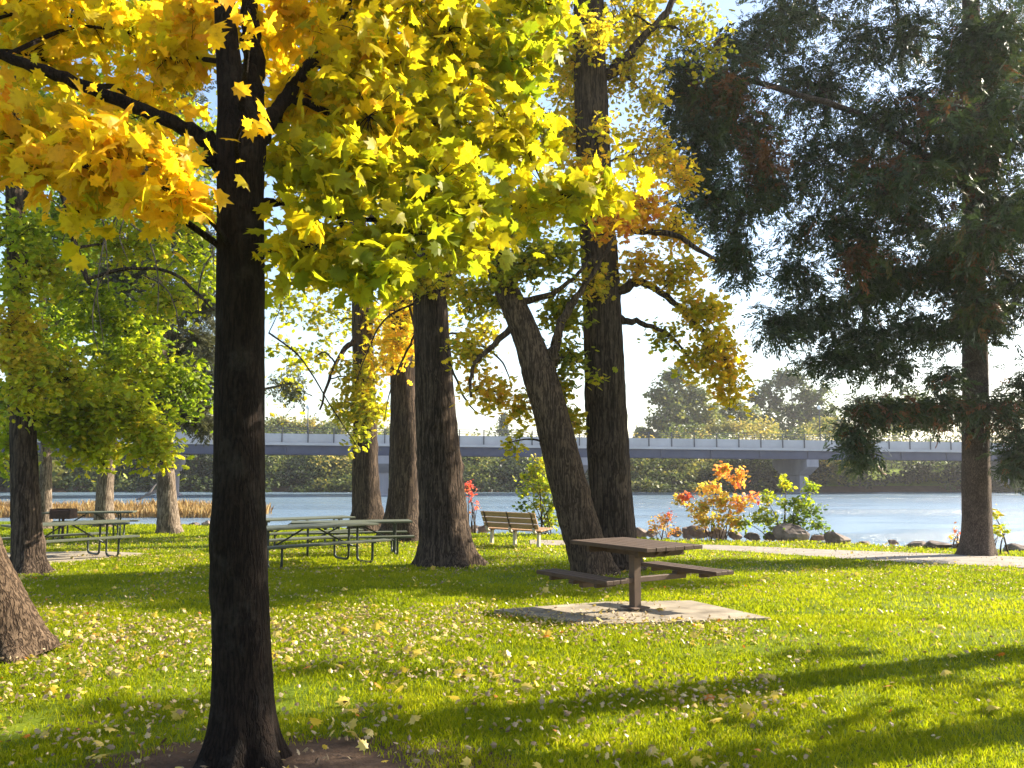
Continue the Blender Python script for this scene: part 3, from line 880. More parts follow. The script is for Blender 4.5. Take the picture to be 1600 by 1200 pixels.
high(t, 8, 13, 19, 3, 200, .45, .28, 1.8)
t.done()

t = Tree('cottonwood_tree', 'thick riverside trunk between the slimmest trunk and the wide flared trunk', M['bark_grey'], M['leaf_gold'], (630, 833),
         [(628, 836, 74), (630, 800, 54), (632, 750, 46), (632, 690, 44), (630, 610, 41), (627, 500, 38), (622, 350, 32), (616, 180, 26), (610, 30, 20)], D=25.5, top=[(0, 2.5, .16), (.2, 3, .06)])
t.trunk(26, .5, 5, .07, 60, .3)
leafy(t, [(625, 540, 40, 50, -1, 230, .62), (640, 470, 50, 50, -.6, 260, .56), (660, 420, 60, 40, .4, 240, .5), (600, 390, 60, 50, .5, 240, .46), (690, 500, 30, 50, .6, 70, .45), (620, 250, 110, 70, .6, 360, .48), (640, 100, 120, 80, .6, 360, .45), (510, 440, 50, 36, .4, 90, .38)], .18, LOBED, 2.2, spread=.16)
high(t, 8, 13, 20, 3.2, 200, .45, .28, 1.8)
t.done()

t = Tree('cottonwood_tree', 'wide dark trunk with flared base right of the middle picnic tables', M['bark_grey'], M['leaf_gold'], (695, 884),
         [(697, 886, 86), (694, 850, 80), (691, 800, 74), (688, 750, 70), (684, 690, 66), (679, 600, 60), (673, 500, 55), (667, 400, 48), (661, 280, 42), (655, 140, 36), (650, 0, 30)], top=[(0, 2, .16), (-.2, 3, .06)])
t.trunk(36, .5, 6, .05, 90, .22)
t.limb([(672, 480, 16), (640, 420, 13), (600, 360, 9), (560, 320, 6)], None, 16)
t.limb([(668, 470, 14), (720, 400, 11), (760, 340, 8), (790, 280, 5)], None, 18)
for pts in ([(690, 530, 4), (720, 610, 3.4), (740, 640, 2), (760, 650, 1)], [(650, 520, 4), (630, 560, 3.2), (610, 610, 2), (600, 660, 1)], [(640, 480, 4), (660, 560, 3), (690, 600, 2), (705, 630, 1)], [(700, 545, 6), (740, 535, 5), (780, 560, 3), (800, 600, 1.5)], [(655, 470, 4), (600, 500, 3), (570, 560, 2), (555, 600, 1)], [(420, 520, 3), (470, 560, 2.6), (520, 640, 2), (560, 700, 1)]):
    t.limb(pts, 16.6, 16.2)
leafy(t, [(660, 440, 50, 40, -.4, 180, .40), (700, 440, 50, 40, .4, 200, .42), (640, 380, 60, 50, .4, 260, .45), (720, 350, 70, 50, .6, 280, .46), (590, 300, 90, 60, .6, 300, .48), (690, 240, 90, 60, .4, 300, .48), (640, 120, 120, 80, .6, 340, .45), (760, 150, 100, 80, .6, 300, .5), (760, 520, 26, 30, .5, 50, .45), (500, 300, 80, 60, 1, 220, .4), (610, 20, 130, 60, .5, 240, .45), (440, 470, 46, 60, .3, 60, .33), (450, 560, 50, 60, .3, 40, .33)], .135, LOBED, 2.8)
high(t, 8, 11.5, 18, 2.8, 200, .45, .24, 1.5)
t.done()

t = Tree('leaning_tree', 'leaning forked trunk behind the wooden pedestal table, tilted to the left', M['bark_brown'], M['leaf_gold'], (925, 898),
         [(931, 900, 66), (922, 872, 62), (908, 830, 60), (893, 780, 58), (880, 730, 57), (868, 680, 55), (856, 630, 54), (842, 585, 53), (826, 535, 46), (808, 490, 42), (785, 440, 37), (758, 380, 32), (730, 310, 27), (700, 220, 21), (670, 110, 16), (650, 0, 12)], top=[(-.3, 1.5, .05)])
t.trunk(32, .34, 5, .05, 110, .2)
t.limb([(846, 592, 34), (860, 570, 22), (868, 535, 16), (882, 495, 14), (903, 462, 11), (930, 420, 8), (960, 370, 5)], None, 15.2)
t.limb([(800, 470, 14), (840, 465, 11), (880, 450, 8), (930, 400, 5)], None, 15)
t.limb([(812, 500, 12), (770, 540, 9), (740, 570, 7), (735, 620, 4)], None, 15.2)
leafy(t, [(800, 420, 60, 44, -.3, 320, .33), (860, 400, 60, 40, -.4, 320, .36), (880, 490, 50, 44, .3, 260, .30), (890, 560, 30, 40, .2, 150, .30), (750, 470, 50, 44, .4, 240, .40), (735, 550, 40, 44, .2, 170, .52), (760, 610, 44, 34, 0, 170, .66), (815, 640, 22, 34, .2, 90, .62), (870, 610, 30, 36, .3, 110, .42), (890, 660, 22, 34, .4, 110, .52), (800, 690, 12, 16, -.3, 26, .5), (780, 350, 70, 44, .3, 300, .38), (720, 400, 50, 50, .3, 240, .42), (840, 320, 80, 50, .6, 320, .46), (720, 230, 90, 70, .3, 320, .44), (620, 150, 100, 80, .2, 260, .42), (820, 210, 80, 60, .6, 280, .5), (700, 80, 110, 70, .3, 280, .44)], .12, LOBED, 2.6)
high(t, 5, 10.5, 14, 2.2, 180, .42, .22, 1.3, (-1.8, 0))
t.done()

t = Tree('cottonwood_tree', 'tall straight dark trunk directly behind the leaning tree, orange leaves round it', M['bark_grey'], M['leaf_gold'], (966, 893),
         [(966, 895, 74), (961, 860, 69), (957, 800, 66), (952, 730, 65), (948, 660, 64), (945, 590, 63), (942, 510, 61), (938, 430, 59), (932, 340, 56), (927, 250, 55), (924, 150, 53), (921, 50, 50), (918, -80, 46)], D=16.4, top=[(0, 2, .45), (.2, 3, .3), (0, 3, .12)])
t.trunk(36, .28, 6, .055, 110, .2)
t.limb([(960, 460, 20), (1000, 440, 13), (1050, 470, 10), (1100, 520, 8), (1140, 570, 5)], None, 15.6)
t.limb([(965, 500, 14), (1000, 505, 9), (1040, 520, 6), (1080, 560, 3)], None, 16)
t.limb([(950, 350, 18), (1000, 360, 12), (1060, 370, 9), (1120, 410, 6)], None, 15.6)
t.limb([(915, 60, 20), (880, 30, 14), (840, 10, 10), (790, -20, 7)], None, 16)
t.limb([(930, 130, 22), (985, 80, 15), (1040, 20, 11), (1090, -60, 8)], None, 16.6)
t.limb([(935, 330, 14), (890, 300, 10), (850, 290, 7)], None, 15.8)
leafy(t, [(960, 350, 46, 36, -.9, 190, .84), (1010, 330, 50, 44, -.3, 230, .80), (930, 440, 40, 26, -.8, 90, .55), (1000, 420, 46, 34, -.2, 170, .66), (1060, 430, 50, 34, -.5, 210, .55), (1090, 490, 56, 40, -.7, 260, .55), (1120, 545, 50, 40, -.8, 260, .57), (1140, 600, 36, 44, -.8, 210, .58), (1085, 570, 30, 26, -.4, 90, .5), (1040, 530, 30, 26, -.2, 80, .40), (1060, 360, 50, 44, 0, 190, .62), (910, 280, 50, 50, -.7, 170, .62), (1010, 240, 50, 70, .3, 260, .60), (880, 220, 40, 60, .3, 200, .58), (990, 130, 60, 70, .2, 300, .52), (880, 100, 60, 80, .4, 300, .50), (960, 30, 90, 70, .3, 330, .46), (1080, 60, 70, 70, .6, 240, .42), (830, 30, 70, 50, .4, 220, .46), (1060, 270, 40, 50, .6, 150, .65), (930, 60, 60, 50, -.9, 160, .5), (915, 290, 50, 30, -.9, 110, .6), (950, 200, 40, 26, -.9, 50, .55), (900, 150, 60, 60, 1.5, 260, .5), (1000, 60, 70, 60, 1.5, 260, .5), (925, 590, 18, 14, -1, 12, .4)], .115, LOBED, 2.8)
high(t, 9, 11.5, 20, 3.2, 220, .48, .24, 1.6)
t.done()

# ------------------------------------------------------------------ dark conifer on the right
t = Tree('conifer_tree', 'tall dark evergreen with drooping boughs beside the path on the right', M['bark_conifer'], M['needle'], (1527, 868),
         [(1527, 870, 52), (1527, 830, 43), (1526, 760, 41), (1525, 680, 39), (1524, 560, 37), (1522, 430, 34), (1520, 280, 31), (1518, 120, 28), (1516, -60, 24)], top=[(0, 3, .13), (0, 3, .03)])
t.trunk(28, .28, 5, .04, 80, .2)
LD = t.D
t.minz = 2.6
con = [
    (1110, 110, 90, 80, -1.5, 520, .45), (1180, 60, 90, 60, 0, 420, .5), (1090, 220, 70, 70, -1.8, 420, .45), (1160, 200, 80, 70, -1, 480, .72), (1120, 310, 90, 60, -1.6, 480, .50), (1200, 290, 70, 46, -1, 320, .55), (1150, 390, 40, 50, -1.4, 220, .5), (1060, 150, 50, 60, -1, 220, .45),
    (1270, 130, 90, 80, 0, 520, .45), (1290, 240, 90, 70, -.8, 520, .45), (1320, 350, 80, 60, -1, 480, .48), (1250, 20, 100, 50, .8, 380, .45), (1380, 60, 100, 70, .5, 480, .45), (1400, 180, 90, 70, -.6, 520, .5), (1370, 270, 60, 46, -1.3, 240, .86), (1420, 320, 80, 60, -.5, 460, .62), (1440, 420, 80, 56, -.7, 460, .5), (1370, 440, 70, 50, -.9, 380, .45),
    (1250, 420, 50, 50, -.9, 240, .38), (1270, 490, 60, 40, -.8, 320, .38), (1215, 500, 40, 50, -1, 190, .36), (1350, 520, 66, 40, -.6, 330, .40), (1440, 510, 66, 42, -.6, 330, .42), (1300, 560, 60, 30, -.6, 240, .40), (1390, 575, 50, 24, -.5, 150, .42),
    (1350, 640, 40, 30, -.5, 200, .6), (1340, 690, 36, 34, -.6, 210, .5), (1410, 640, 60, 26, -.6, 250, .62), (1480, 635, 56, 26, -.8, 260, .66), (1560, 640, 56, 30, -.8, 280, .66), (1590, 700, 40, 46, -1, 260, .45), (1620, 590, 60, 60, -.5, 260, .45), (1480, 590, 40, 26, -.4, 110, .5),
    (1530, 70, 90, 80, -.8, 520, .5), (1500, 220, 80, 80, -.8, 500, .5), (1570, 180, 70, 90, -.8, 460, .5), (1560, 330, 70, 70, -.9, 440, .6), (1500, 400, 60, 60, -.9, 320, .62), (1580, 450, 60, 70, -.9, 380, .48), (1520, 500, 60, 36, -.7, 220, .45), (1640, 300, 90, 120, -.5, 500, .45), (1640, 80, 90, 100, 0, 420, .45), (1520, 110, 60, 60, -1.7, 300, .6), (1515, 250, 60, 60, -1.8, 320, .6), (1520, 380, 60, 50, -1.7, 300, .68), (1520, 470, 46, 36, -1.6, 200, .6), (1130, 140, 60, 40, -2, 200, .86), (1190, 240, 40, 40, -1.6, 140, .88), (1350, 400, 50, 40, -1.6, 160, .84), (1480, 160, 50, 40, -1.8, 160, .85), (1240, 350, 30, 40, -.6, 90, .5), (1700, 480, 80, 100, 0, 360, .45),
    (1230, -70, 120, 70, 0, 360, .45), (1400, -60, 120, 70, 0, 400, .45), (1560, -80, 120, 80, 0, 400, .45)]
for px, py, rx, ry, dD, n, ti in con:
    t.pclump(px, py, rx, ry, LD + dD, int(n * 1.75), ti, .34, SPRAYS, tvar=.13, tw=7, twr=.008, spread=.12, sag=.10, flat=.5, droop=.55, weep=.5, limb=True)
for k in range(14):
    a = k * 2.4; rr = 2.0 * (1 - k / 18)
    t.clump((t.base[0] + 1.2 + rr * 1.5 * math.cos(a), t.base[1] + 1.0 + rr * 1.5 * math.sin(a), 5.5 + 10.5 * k / 13), (1.4, 1.4, .7), 260, .45, .34, SPRAYS, tw=9, twr=.01, spread=.15, weep=.4)
CONIFER = t

for dx, dy, z, r_ in ((-1.2, -3.0, 6.2, 1.3), (.4, -3.2, 7.0, 1.3), (1.8, -2.6, 6.4, 1.3), (-2.6, -2.6, 7.4, 1.3), (-1.0, -2.8, 8.6, 1.4), (.8, -2.6, 9.6, 1.3), (-.2, -2.0, 11, 1.2), (2.6, -2, 8.4, 1.3)):
    CONIFER.clump((CONIFER.base[0] + dx, CONIFER.base[1] + dy, z), (r_, r_, .6), 420, .5, .34, SPRAYS, tvar=.13, tw=7, twr=.008, spread=.12, weep=.5)
CONIFER.done()

# two trees standing out of frame to the right: their trunks and crowns throw the bands of shade across the front lawn
def offtree(x, y, dia, z0, z1, rad, lean=0.0, nl=420, label='', nb=9, cr=1.15, low=0):
    t = Tree('shade_tree', label, M['bark_grey'], M['leaf_gold'], None, [(800, 900, 10), (800, 700, 10)], D=y)
    g = float(H(x, y))
    t.rows = np.array([[x, y, g - .1, dia * .62], [x + lean * .15, y, g + 1.2, dia * .5], [x + lean * .5, y, g + 4, dia * .46], [x + lean, y, g + z0, dia * .4], [x + lean, y, g + (z0 + z1) / 2, dia * .25], [x + lean, y, g + z1, .03]])
    t.base = np.array([x, y, g]); t.root.location = (x, y, g); t.skel = [t.rows]; t.minz = 1.2
    t.trunk(20, .4, 5, .04, 40, .3)
    for k in range(nb):
        a = k * 2.4; rr = rad * (0.3 + 0.7 * ((k * 3) % 4) / 3)
        t.clump((x + lean + rr * math.cos(a), y + rr * math.sin(a), z0 + (z1 - z0) * (k + .5) / nb), (cr, cr, cr * .7), nl, .5, .17, OVAL, tw=12, twr=.01)
    for k in range(low):
        t.clump((x + R.normal(0, .5), y + R.normal(0, .5), R.uniform(1.6, z0)), (.55, .55, .4), 60, .5, .15, OVAL, tw=10, twr=.008)
    return t.done()


offtree(9.9, 10.05, .50, 6.8, 9.6, .8, 0, 260, 'tall shade tree out of frame at the right of the front lawn', 7, .85, 5)
offtree(9.4, 8.25, .46, 5.6, 8.6, .8, 0, 220, 'smaller shade tree out of frame at the near right', 7, .8, 9)

# ------------------------------------------------------------------ wooden pedestal table
def pedestal():
    t = thing('pedestal_table', (0, 0, 0), 'dark wooden plank table on one square post, seats on arms, standing on the concrete pad', 'picnic table')
    L, W, top = 1.34, 0.84, 0.77
    mb = MB()
    for k in range(6):
        y = -W / 2 + W / 12 + k * W / 6
        box(mb, (R.normal(0, .004), y, top - .022), (L + R.normal(0, .006), W / 6 - .008, .045), bev=.005)
    mb.build('tabletop', M['wood_dark'], t)
    mb = MB()
    for x in (-.42, .42):
        box(mb, (x, 0, top - .085), (.05, W - .14, .078), bev=.006)
    for y in (-.075, .075):
        v = []
        for x, z in ((-.56, -.048), (.56, -.048), (.40, -.135), (-.40, -.135)):
            v += [[x, y - .02, top + z], [x, y + .02, top + z]]
        mb.add(v, [[0, 2, 4, 6], [7, 5, 3, 1], [0, 1, 3, 2], [2, 3, 5, 4], [4, 5, 7, 6], [6, 7, 1, 0]])
    mb.build('batten', M['wood_dark'], t)
    mb = MB(); box(mb, (0, 0, .32), (.096, .096, .86), bev=.008)
    box(mb, (0, 0, .035), (.24, .24, .014), bev=.004)
    mb.build('post', M['post_metal'], t)
    for s in (-1, 1):
        mb = MB()
        for k in (-1, 0, 1):
            box(mb, (s * .03, s * .78 + k * .098, .43), (1.26 + R.normal(0, .004), .091, .045), bev=.006)
        st = mb.build('seat', M['wood_dark'], t)
        mb = MB()
        for x in (-.4, .4):
            box(mb, (x, s * .78, .385), (.045, .27, .042), bev=.004)
        box(mb, (0, s * .78, .385), (.09, .30, .04), bev=.004)
        mb.build('seat_batten', M['wood_dark'], st)
        mb = MB(); box(mb, (0, s * .41, .345), (.07, .76, .06), bev=.006)
        mb.build('seat_arm', M['post_metal'], t)
    return t


pt = pedestal()
g = G(993, 958)
pt.location = (g[0], g[1] + .02, g[2] + .03); pt.rotation_euler = (0, 0, math.radians(-56))


# ------------------------------------------------------------------ pipe frame picnic tables
def picnic(L, fx, label, group):
    t = thing('picnic_table', (0, 0, 0), label, 'picnic table', group)
    mb = MB()
    for k in range(5):
        box(mb, (0, -.30 + k * .15, .745), (L, .142, .042), bev=.006)
    mb.build('tabletop', M['green_plank'], t)
    for s in (-1, 1):
        mb = MB()
        for k in (0, 1):
            box(mb, (0, s * (.65 + k * .135), .445), (L, .128, .04), bev=.006)
        mb.build('seat', M['green_plank'], t)
    for x in (-fx, fx):
        mb = MB()
        for s in (-1, 1):
            p = curve([(x, s * .16, .715), (x, s * .16, .45), (x, s * .165, .13), (x, s * .20, .045), (x, s * .28, .02), (x, s * .60, .02), (x, s * .68, .045), (x, s * .715, .12), (x, s * .72, .30), (x, s * .72, .42)], 40)
            tube(mb, p, .025, 8)
            tube(mb, [(x, s * .58, .415), (x, s * .84, .415)], .016, 6)
        tube(mb, [(x, -.34, .708), (x, .34, .708)], .018, 8)
        tube(mb, [(x, -.16, .30), (x, .16, .30)], .018, 8)
        mb.build('leg_frame', M['green_pipe'], t)
        mb = MB()
        tube(mb, [(x, 0, .30), (x * .55, 0, .50), (x * .12, 0, .715)], .017, 8)
        mb.build('brace', M['green_pipe'], t)
    return t


PG = 'pipe frame picnic tables on the lawn'
p8 = picnic(2.7, .98, 'pale green picnic table, nearest of the middle group on the grass', PG)


def put(o, px, py, a, D=None):
    g = G(px, py) if D is None else P(px, py, D)
    z = float(H(g[0], g[1]))
    o.location = (g[0], g[1], z + .005); o.rotation_euler = (0, 0, math.radians(a))
    return o


put(p8, 484, 882, 42)
put(copy_thing(p8, (0, 0, 0), 0, 'dark green picnic table reaching behind the wide flared trunk'), 549, 867, 13)
put(copy_thing(p8, (0, 0, 0), 0, 'rearmost picnic table of the middle group, its tabletop just under the water line'), 470, 856, 36)
p6 = picnic(2.4, .79, 'picnic table on the shaded concrete strip, beside the dark straight trunk at left', PG)
put(p6, 103, 873, 50)
put(copy_thing(p6, (0, 0, 0), 0, 'farthest left picnic table, seen behind the charcoal grill'), 140, 841, 12)

# ------------------------------------------------------------------ charcoal grill
g = G(97, 848)
gr = thing('park_grill', (g[0], g[1], float(H(g[0], g[1]))), 'rusty black box grill on a post between the two left picnic tables', 'grill')
x, y, z = gr.location
GH = 1.6 - (794 - 728) * y / F - z
mb = MB()
w, d, h = .55, .42, .26
for c, s in (((0, d / 2, GH - h / 2), (w, .02, h)), ((-w / 2, 0, GH - h / 2), (.02, d - .02, h)), ((w / 2, 0, GH - h / 2), (.02, d - .02, h)), ((0, -d / 2, GH - h / 2 - .03), (w, .02, h - .06)), ((0, 0, GH - h), (w - .02, d - .02, .02))):
    box(mb, np.array(c) + [x, y, z], s, bev=.003)
mb.build('firebox', M['soot'], gr)
mb = MB()
for k in range(9):
    xx = x - w / 2 + .05 + k * (w - .1) / 8
    tube(mb, [(xx, y - d / 2 + .02, z + GH - .05), (xx, y + d / 2 - .02, z + GH - .05)], .006, 5)
mb.build('grate', M['soot'], gr)
mb = MB(); tube(mb, [(x, y, z - .05), (x, y, z + GH - h + .01)], .035, 10)
mb.build('post', M['soot'], gr)

# ------------------------------------------------------------------ slatted bench facing the river
def bench():
    g = G(800, 854)
    t = thing('park_bench', (0, 0, 0), 'brown slatted bench seen from behind, facing the river at the end of the path', 'bench')
    L = 1.85
    def pl(mb, n, y0, z0, y1, z1, th=.038):
        dy, dz = y1 - y0, z1 - z0; ln = math.hypot(dy, dz); a = math.atan2(dz, dy)
        for k in range(n):
            f = (k + .5) / n
            box(mb, (0, y0 + dy * f, z0 + dz * f), (L, ln / n - .022, th), rotx(a), bev=.006)
    mb = MB(); pl(mb, 4, .04, .42, .56, .47); mb.build('seat', M['wood_bench'], t)
    mb = MB(); pl(mb, 3, -.02, .46, -.21, .90); mb.build('backrest', M['wood_bench'], t)
    for xx in (-.80, 0, .80):
        mb = MB()
        tube(mb, curve([(xx, -.235, .90), (xx, -.15, .68), (xx, -.06, .46), (xx, -.02, .385), (xx, .06, .375), (xx, .30, .41), (xx, .56, .435)], 24), .022, 8)
        mb.build('side_frame', M['post_metal'], t)
        mb = MB()
        # rounded pale end casting low on the back
        tube(mb, curve([(xx, -.115, .50), (xx, -.085, .43), (xx, -.03, .375), (xx, .05, .36)], 12), [.02, .03, .036, .04, .042, .042, .042, .04, .038, .034, .028, .02], 10)
        mb.build('bracket', M['frame_pale'], t)
        mb = MB(); box(mb, (xx, .12, .17), (.075, .075, .42), bev=.008)
        mb.build('leg', M['frame_pale'], t)
    t.location = (g[0], g[1], float(H(g[0], g[1])) + .01)
    t.rotation_euler = (0, 0, math.radians(-40))
    return t


bench()

# ------------------------------------------------------------------ shrubs
def shrub(name, label, px, py, mats, blobs, size, tmpl, D=None, stems=7, cat='shrub', spread=.06, tvar=.12, tw=8, sag=.05):
    g = G(px, py) if D is None else P(px, py, D)
    gz = float(H(g[0], g[1]))
    t = Tree.__new__(Tree)
    t.D = g[1]; t.bark = M['bark_brown']; t.leaf = M[mats]; t.minz = 0
    t.base = np.array([g[0], g[1], gz]); t.crown = MB()
    t.root = thing(name, t.base, label, cat)
    t.skel = []
    mb = MB()
    for k in range(stems):
        b = blobs[k % len(blobs)]
        e = P(b[0] + R.uniform(-.4, .4) * b[2], b[1] + R.uniform(-.2, .4) * b[3], g[1] + R.uniform(-.3, .3))
        s = t.base + np.array([R.normal(0, .10), R.normal(0, .10), -.08])
        m = (s + e) / 2 + np.array([(s - e)[0] * .15, 0, .12 * (e - s)[2]])
        rows = np.array([[*s, .022], [*m, .014], [*e, .005]])
        c = curve(rows, 14); tube(mb, c[:, :3], c[:, 3], 6)
        t.skel.append(rows)
    mb.build('stem', t.bark, t.root)
    for px, py, rx, ry, n, ti in blobs:
        t.pclump(px, py, rx, ry, g[1] + R.uniform(-.35, .35), int(n * 2.0), ti, size * .82, tmpl, tvar=tvar, tw=tw, limb=False, twr=.005, spread=spread, sag=sag)
    t.crown.build('foliage', [t.leaf, t.bark], t.root)
    return t


shrub('young_maple', 'young maple shrub in orange, yellow and red among the shore rocks', 1118, 838, 'leaf_red',
      [(1128, 730, 14, 18, 60, .55), (1152, 748, 20, 20, 90, .52), (1112, 762, 22, 16, 80, .36), (1070, 775, 16, 12, 50, .82), (1060, 782, 12, 10, 30, .3), (1090, 795, 26, 20, 120, .25), (1125, 782, 26, 20, 130, .30), (1160, 782, 22, 18, 90, .45), (1178, 778, 10, 10, 25, .8), (1108, 812, 28, 20, 130, .22), (1140, 812, 26, 20, 100, .3)], .15, LOBED, None, 11, 'shrub')
shrub('green_shrub', 'leafy green shrub with upright shoots right of the orange young maple', 1222, 842, 'leaf_green',
      [(1228, 755, 12, 20, 60, .60), (1270, 760, 16, 18, 60, .55), (1200, 780, 14, 18, 60, .6), (1235, 785, 26, 20, 120, .50), (1270, 795, 22, 24, 100, .32), (1195, 812, 26, 22, 150, .58), (1240, 815, 30, 22, 150, .35), (1280, 822, 18, 20, 80, .28), (1160, 815, 18, 20, 60, .4), (1222, 832, 40, 14, 110, .4)], .14, OVAL, None, 12)
shrub('green_shrub', 'tall yellow green bush by the water behind the bench, left of the leaning trunk', 852, 836, 'leaf_green',
      [(845, 730, 24, 20, 110, .72), (830, 745, 24, 18, 110, .66), (850, 760, 30, 22, 170, .62), (868, 785, 20, 26, 130, .56), (840, 790, 20, 22, 70, .62), (860, 812, 22, 22, 120, .62), (812, 792, 12, 10, 22, .2), (820, 768, 14, 10, 40, .6)], .15, OVAL, None, 9)
shrub('red_sprig', 'small bare bush with red leaves at its top, right of the wide flared trunk', 738, 832, 'leaf_red',
      [(730, 760, 9, 12, 34, .97), (736, 772, 6, 8, 14, .95), (745, 790, 10, 14, 8, .8), (733, 805, 10, 14, 6, .5)], .12, LOBED, None, 7)
shrub('pale_shrub', 'low faded pinkish bush on the shore rocks left of the orange young maple', 1036, 838, 'leaf_red',
      [(1036, 815, 20, 14, 70, .45), (1044, 803, 10, 8, 24, .8), (1022, 822, 16, 10, 50, .35), (1052, 826, 12, 10, 30, .5)], .10, OVAL, None, 7)
shrub('pale_shrub', 'thin straggly bush right behind the evergreen trunk', 1556, 866, 'leaf_green',
      [(1552, 802, 7, 14, 22, .8), (1556, 835, 12, 14, 16, .7), (1568, 828, 10, 12, 12, .8)], .13, OVAL, None, 6)
shrub('pale_shrub', 'tiny reddish twiggy bush left of the evergreen trunk', 1494, 858, 'leaf_red',
      [(1494, 832, 12, 14, 9, .7), (1486, 842, 9, 10, 7, .4), (1502, 846, 6, 10, 5, .3)], .10, OVAL, None, 6)

# ------------------------------------------------------------------ shoreline rocks
def rock(px, py, w, h, label=None, group=None, k=0):
    g = G(px, py)
    D = g[1]; s = D / F
    z0 = max(float(H(g[0], D)), -.55)
    r = np.random.default_rng(500 + k)
    n, m = 11, 16
    th = np.linspace(0, math.pi, n); ph = np.linspace(0, 2 * math.pi, m, endpoint=False)
    d = np.stack([np.sin(th)[:, None] * np.cos(ph)[None], np.sin(th)[:, None] * np.sin(ph)[None], np.cos(th)[:, None] * np.ones(m)[None]], -1)
    rad = np.ones((n, m)) * 1.25
    for _ in range(13):                                   # cut by random planes for an angular block
        q = r.normal(0, 1, 3); q /= np.linalg.norm(q)
        o = r.uniform(.62, .95)
        dt = d @ q
        rad = np.where(dt > 1e-3, np.minimum(rad, o / np.maximum(dt, 1e-3)), rad)
    rad *= 1 + .03 * r.normal(0, 1, rad.shape)
    v = d * rad[..., None]
    v = v * np.array([w * s / 2 * 1.08, w * s / 2 * r.uniform(.7, .95), h * s * .72]) @ rotz(r.uniform(-.3, .3)).T
    v = v + np.array([g[0], D, z0 + h * s * .30])
    i = np.arange(n - 1)[:, None] * m; j = np.arange(m)[None]; j2 = (j + 1) % m
    f = np.stack([i + j, i + m + j, i + m + j2, i + j2], -1).reshape(-1, 4)
    mb = MB(); mb.add(v.reshape(-1, 3), f)
    o = mb.build('shore_rock', M['rock'], None, loc=(g[0], D, z0))
    tag(o, label or 'small angular rock in the rough stone row along the shore', 'rock', group or 'rocks along the shore')


k = 0
for px, py, w, h, lab in (
    (1240, 845, 54, 24, 'large flat topped rock under the leafy green shrub'), (1308, 850, 40, 18, 'rounded grey rock just right of the leafy green shrub'), (1092, 836, 34, 16, 'dark rock under the left side of the orange young maple'), (1078, 834, 24, 14, None),
    (1466, 857, 42, 11, 'wide low dark rock left of the evergreen trunk'), (1432, 855, 28, 9, None), (1498, 859, 22, 11, None), (1586, 862, 34, 12, 'low dark rock at the right edge beyond the evergreen trunk'), (1352, 852, 18, 6, None),
    (1000, 834, 22, 12, None), (985, 833, 18, 9, None), (1056, 835, 20, 10, None), (1120, 837, 26, 12, None), (1018, 835, 18, 8, None), (1176, 841, 24, 10, None), (1205, 843, 22, 10, None), (1150, 839, 22, 10, None),
    (756, 829, 22, 12, None), (742, 828, 16, 9, None), (322, 821, 20, 8, None), (305, 821, 18, 5, None), (1276, 847, 20, 10, None), (1395, 853, 16, 6, None), (290, 821, 14, 4, None)):
    rock(px, py - 1, w, h, lab, None, k); k += 1

# ------------------------------------------------------------------ reeds on the spit, driftwood
def reeds():
    mb = MB()
    n = 15000
    x = R.uniform(-42, -14.2, n); y = R.uniform(47, 55, n)
    z = H(x, y)
    ok = z > WATER - .35
    x, y, z = x[ok], y[ok], np.maximum(z[ok], WATER - .1); n = len(x)
    h = R.uniform(.42, .88, n) * (0.75 + .4 * vnoise(x, y, 1.4, 9)); b = R.uniform(0, 6.28, n); l = R.uniform(.05, .35, n)
    w = R.uniform(.02, .045, n)
    a = R.uniform(0, 6.28, n)
    p = np.column_stack([x, y, z]); dx = np.column_stack([np.cos(a) * w, np.sin(a) * w, 0 * w])
    tip = p + np.column_stack([np.cos(b) * l, np.sin(b) * l, h]); mid = p + np.column_stack([np.cos(b) * l * .3, np.sin(b) * l * .3, h * .6])
    v = np.stack([p - dx, p + dx, mid + dx, tip, mid - dx], 1).reshape(-1, 3)
    mb.add(v, np.arange(n)[:, None] * 5 + np.array([[0, 1, 2, 3, 4]]), 0, R.uniform(0, 1, n))
    return mb.build('reeds', M['reed'])


tag(reeds(), 'tan reed bed standing in the shallows at left', 'reeds', kind='stuff')
mb = MB()
c = P(232, 772, 74)
c[2] = WATER + .1
for d in ([-1.2, 0, -.3, 1.6, .2, 1.1], [-.2, 0, .3, 1.5, -.4, .5], [0, 0, .3, .6, .3, 1.3]):
    tube(mb, curve([c + d[:3], c + (np.array(d[:3]) + d[3:]) / 2 + [0, 0, .1], c + d[3:]], 10), np.linspace(.14, .03, 10), 7)
tag(mb.build('driftwood', M['driftwood'], None, loc=c), 'dead branch sticking out of the water beyond the left tables', 'driftwood')

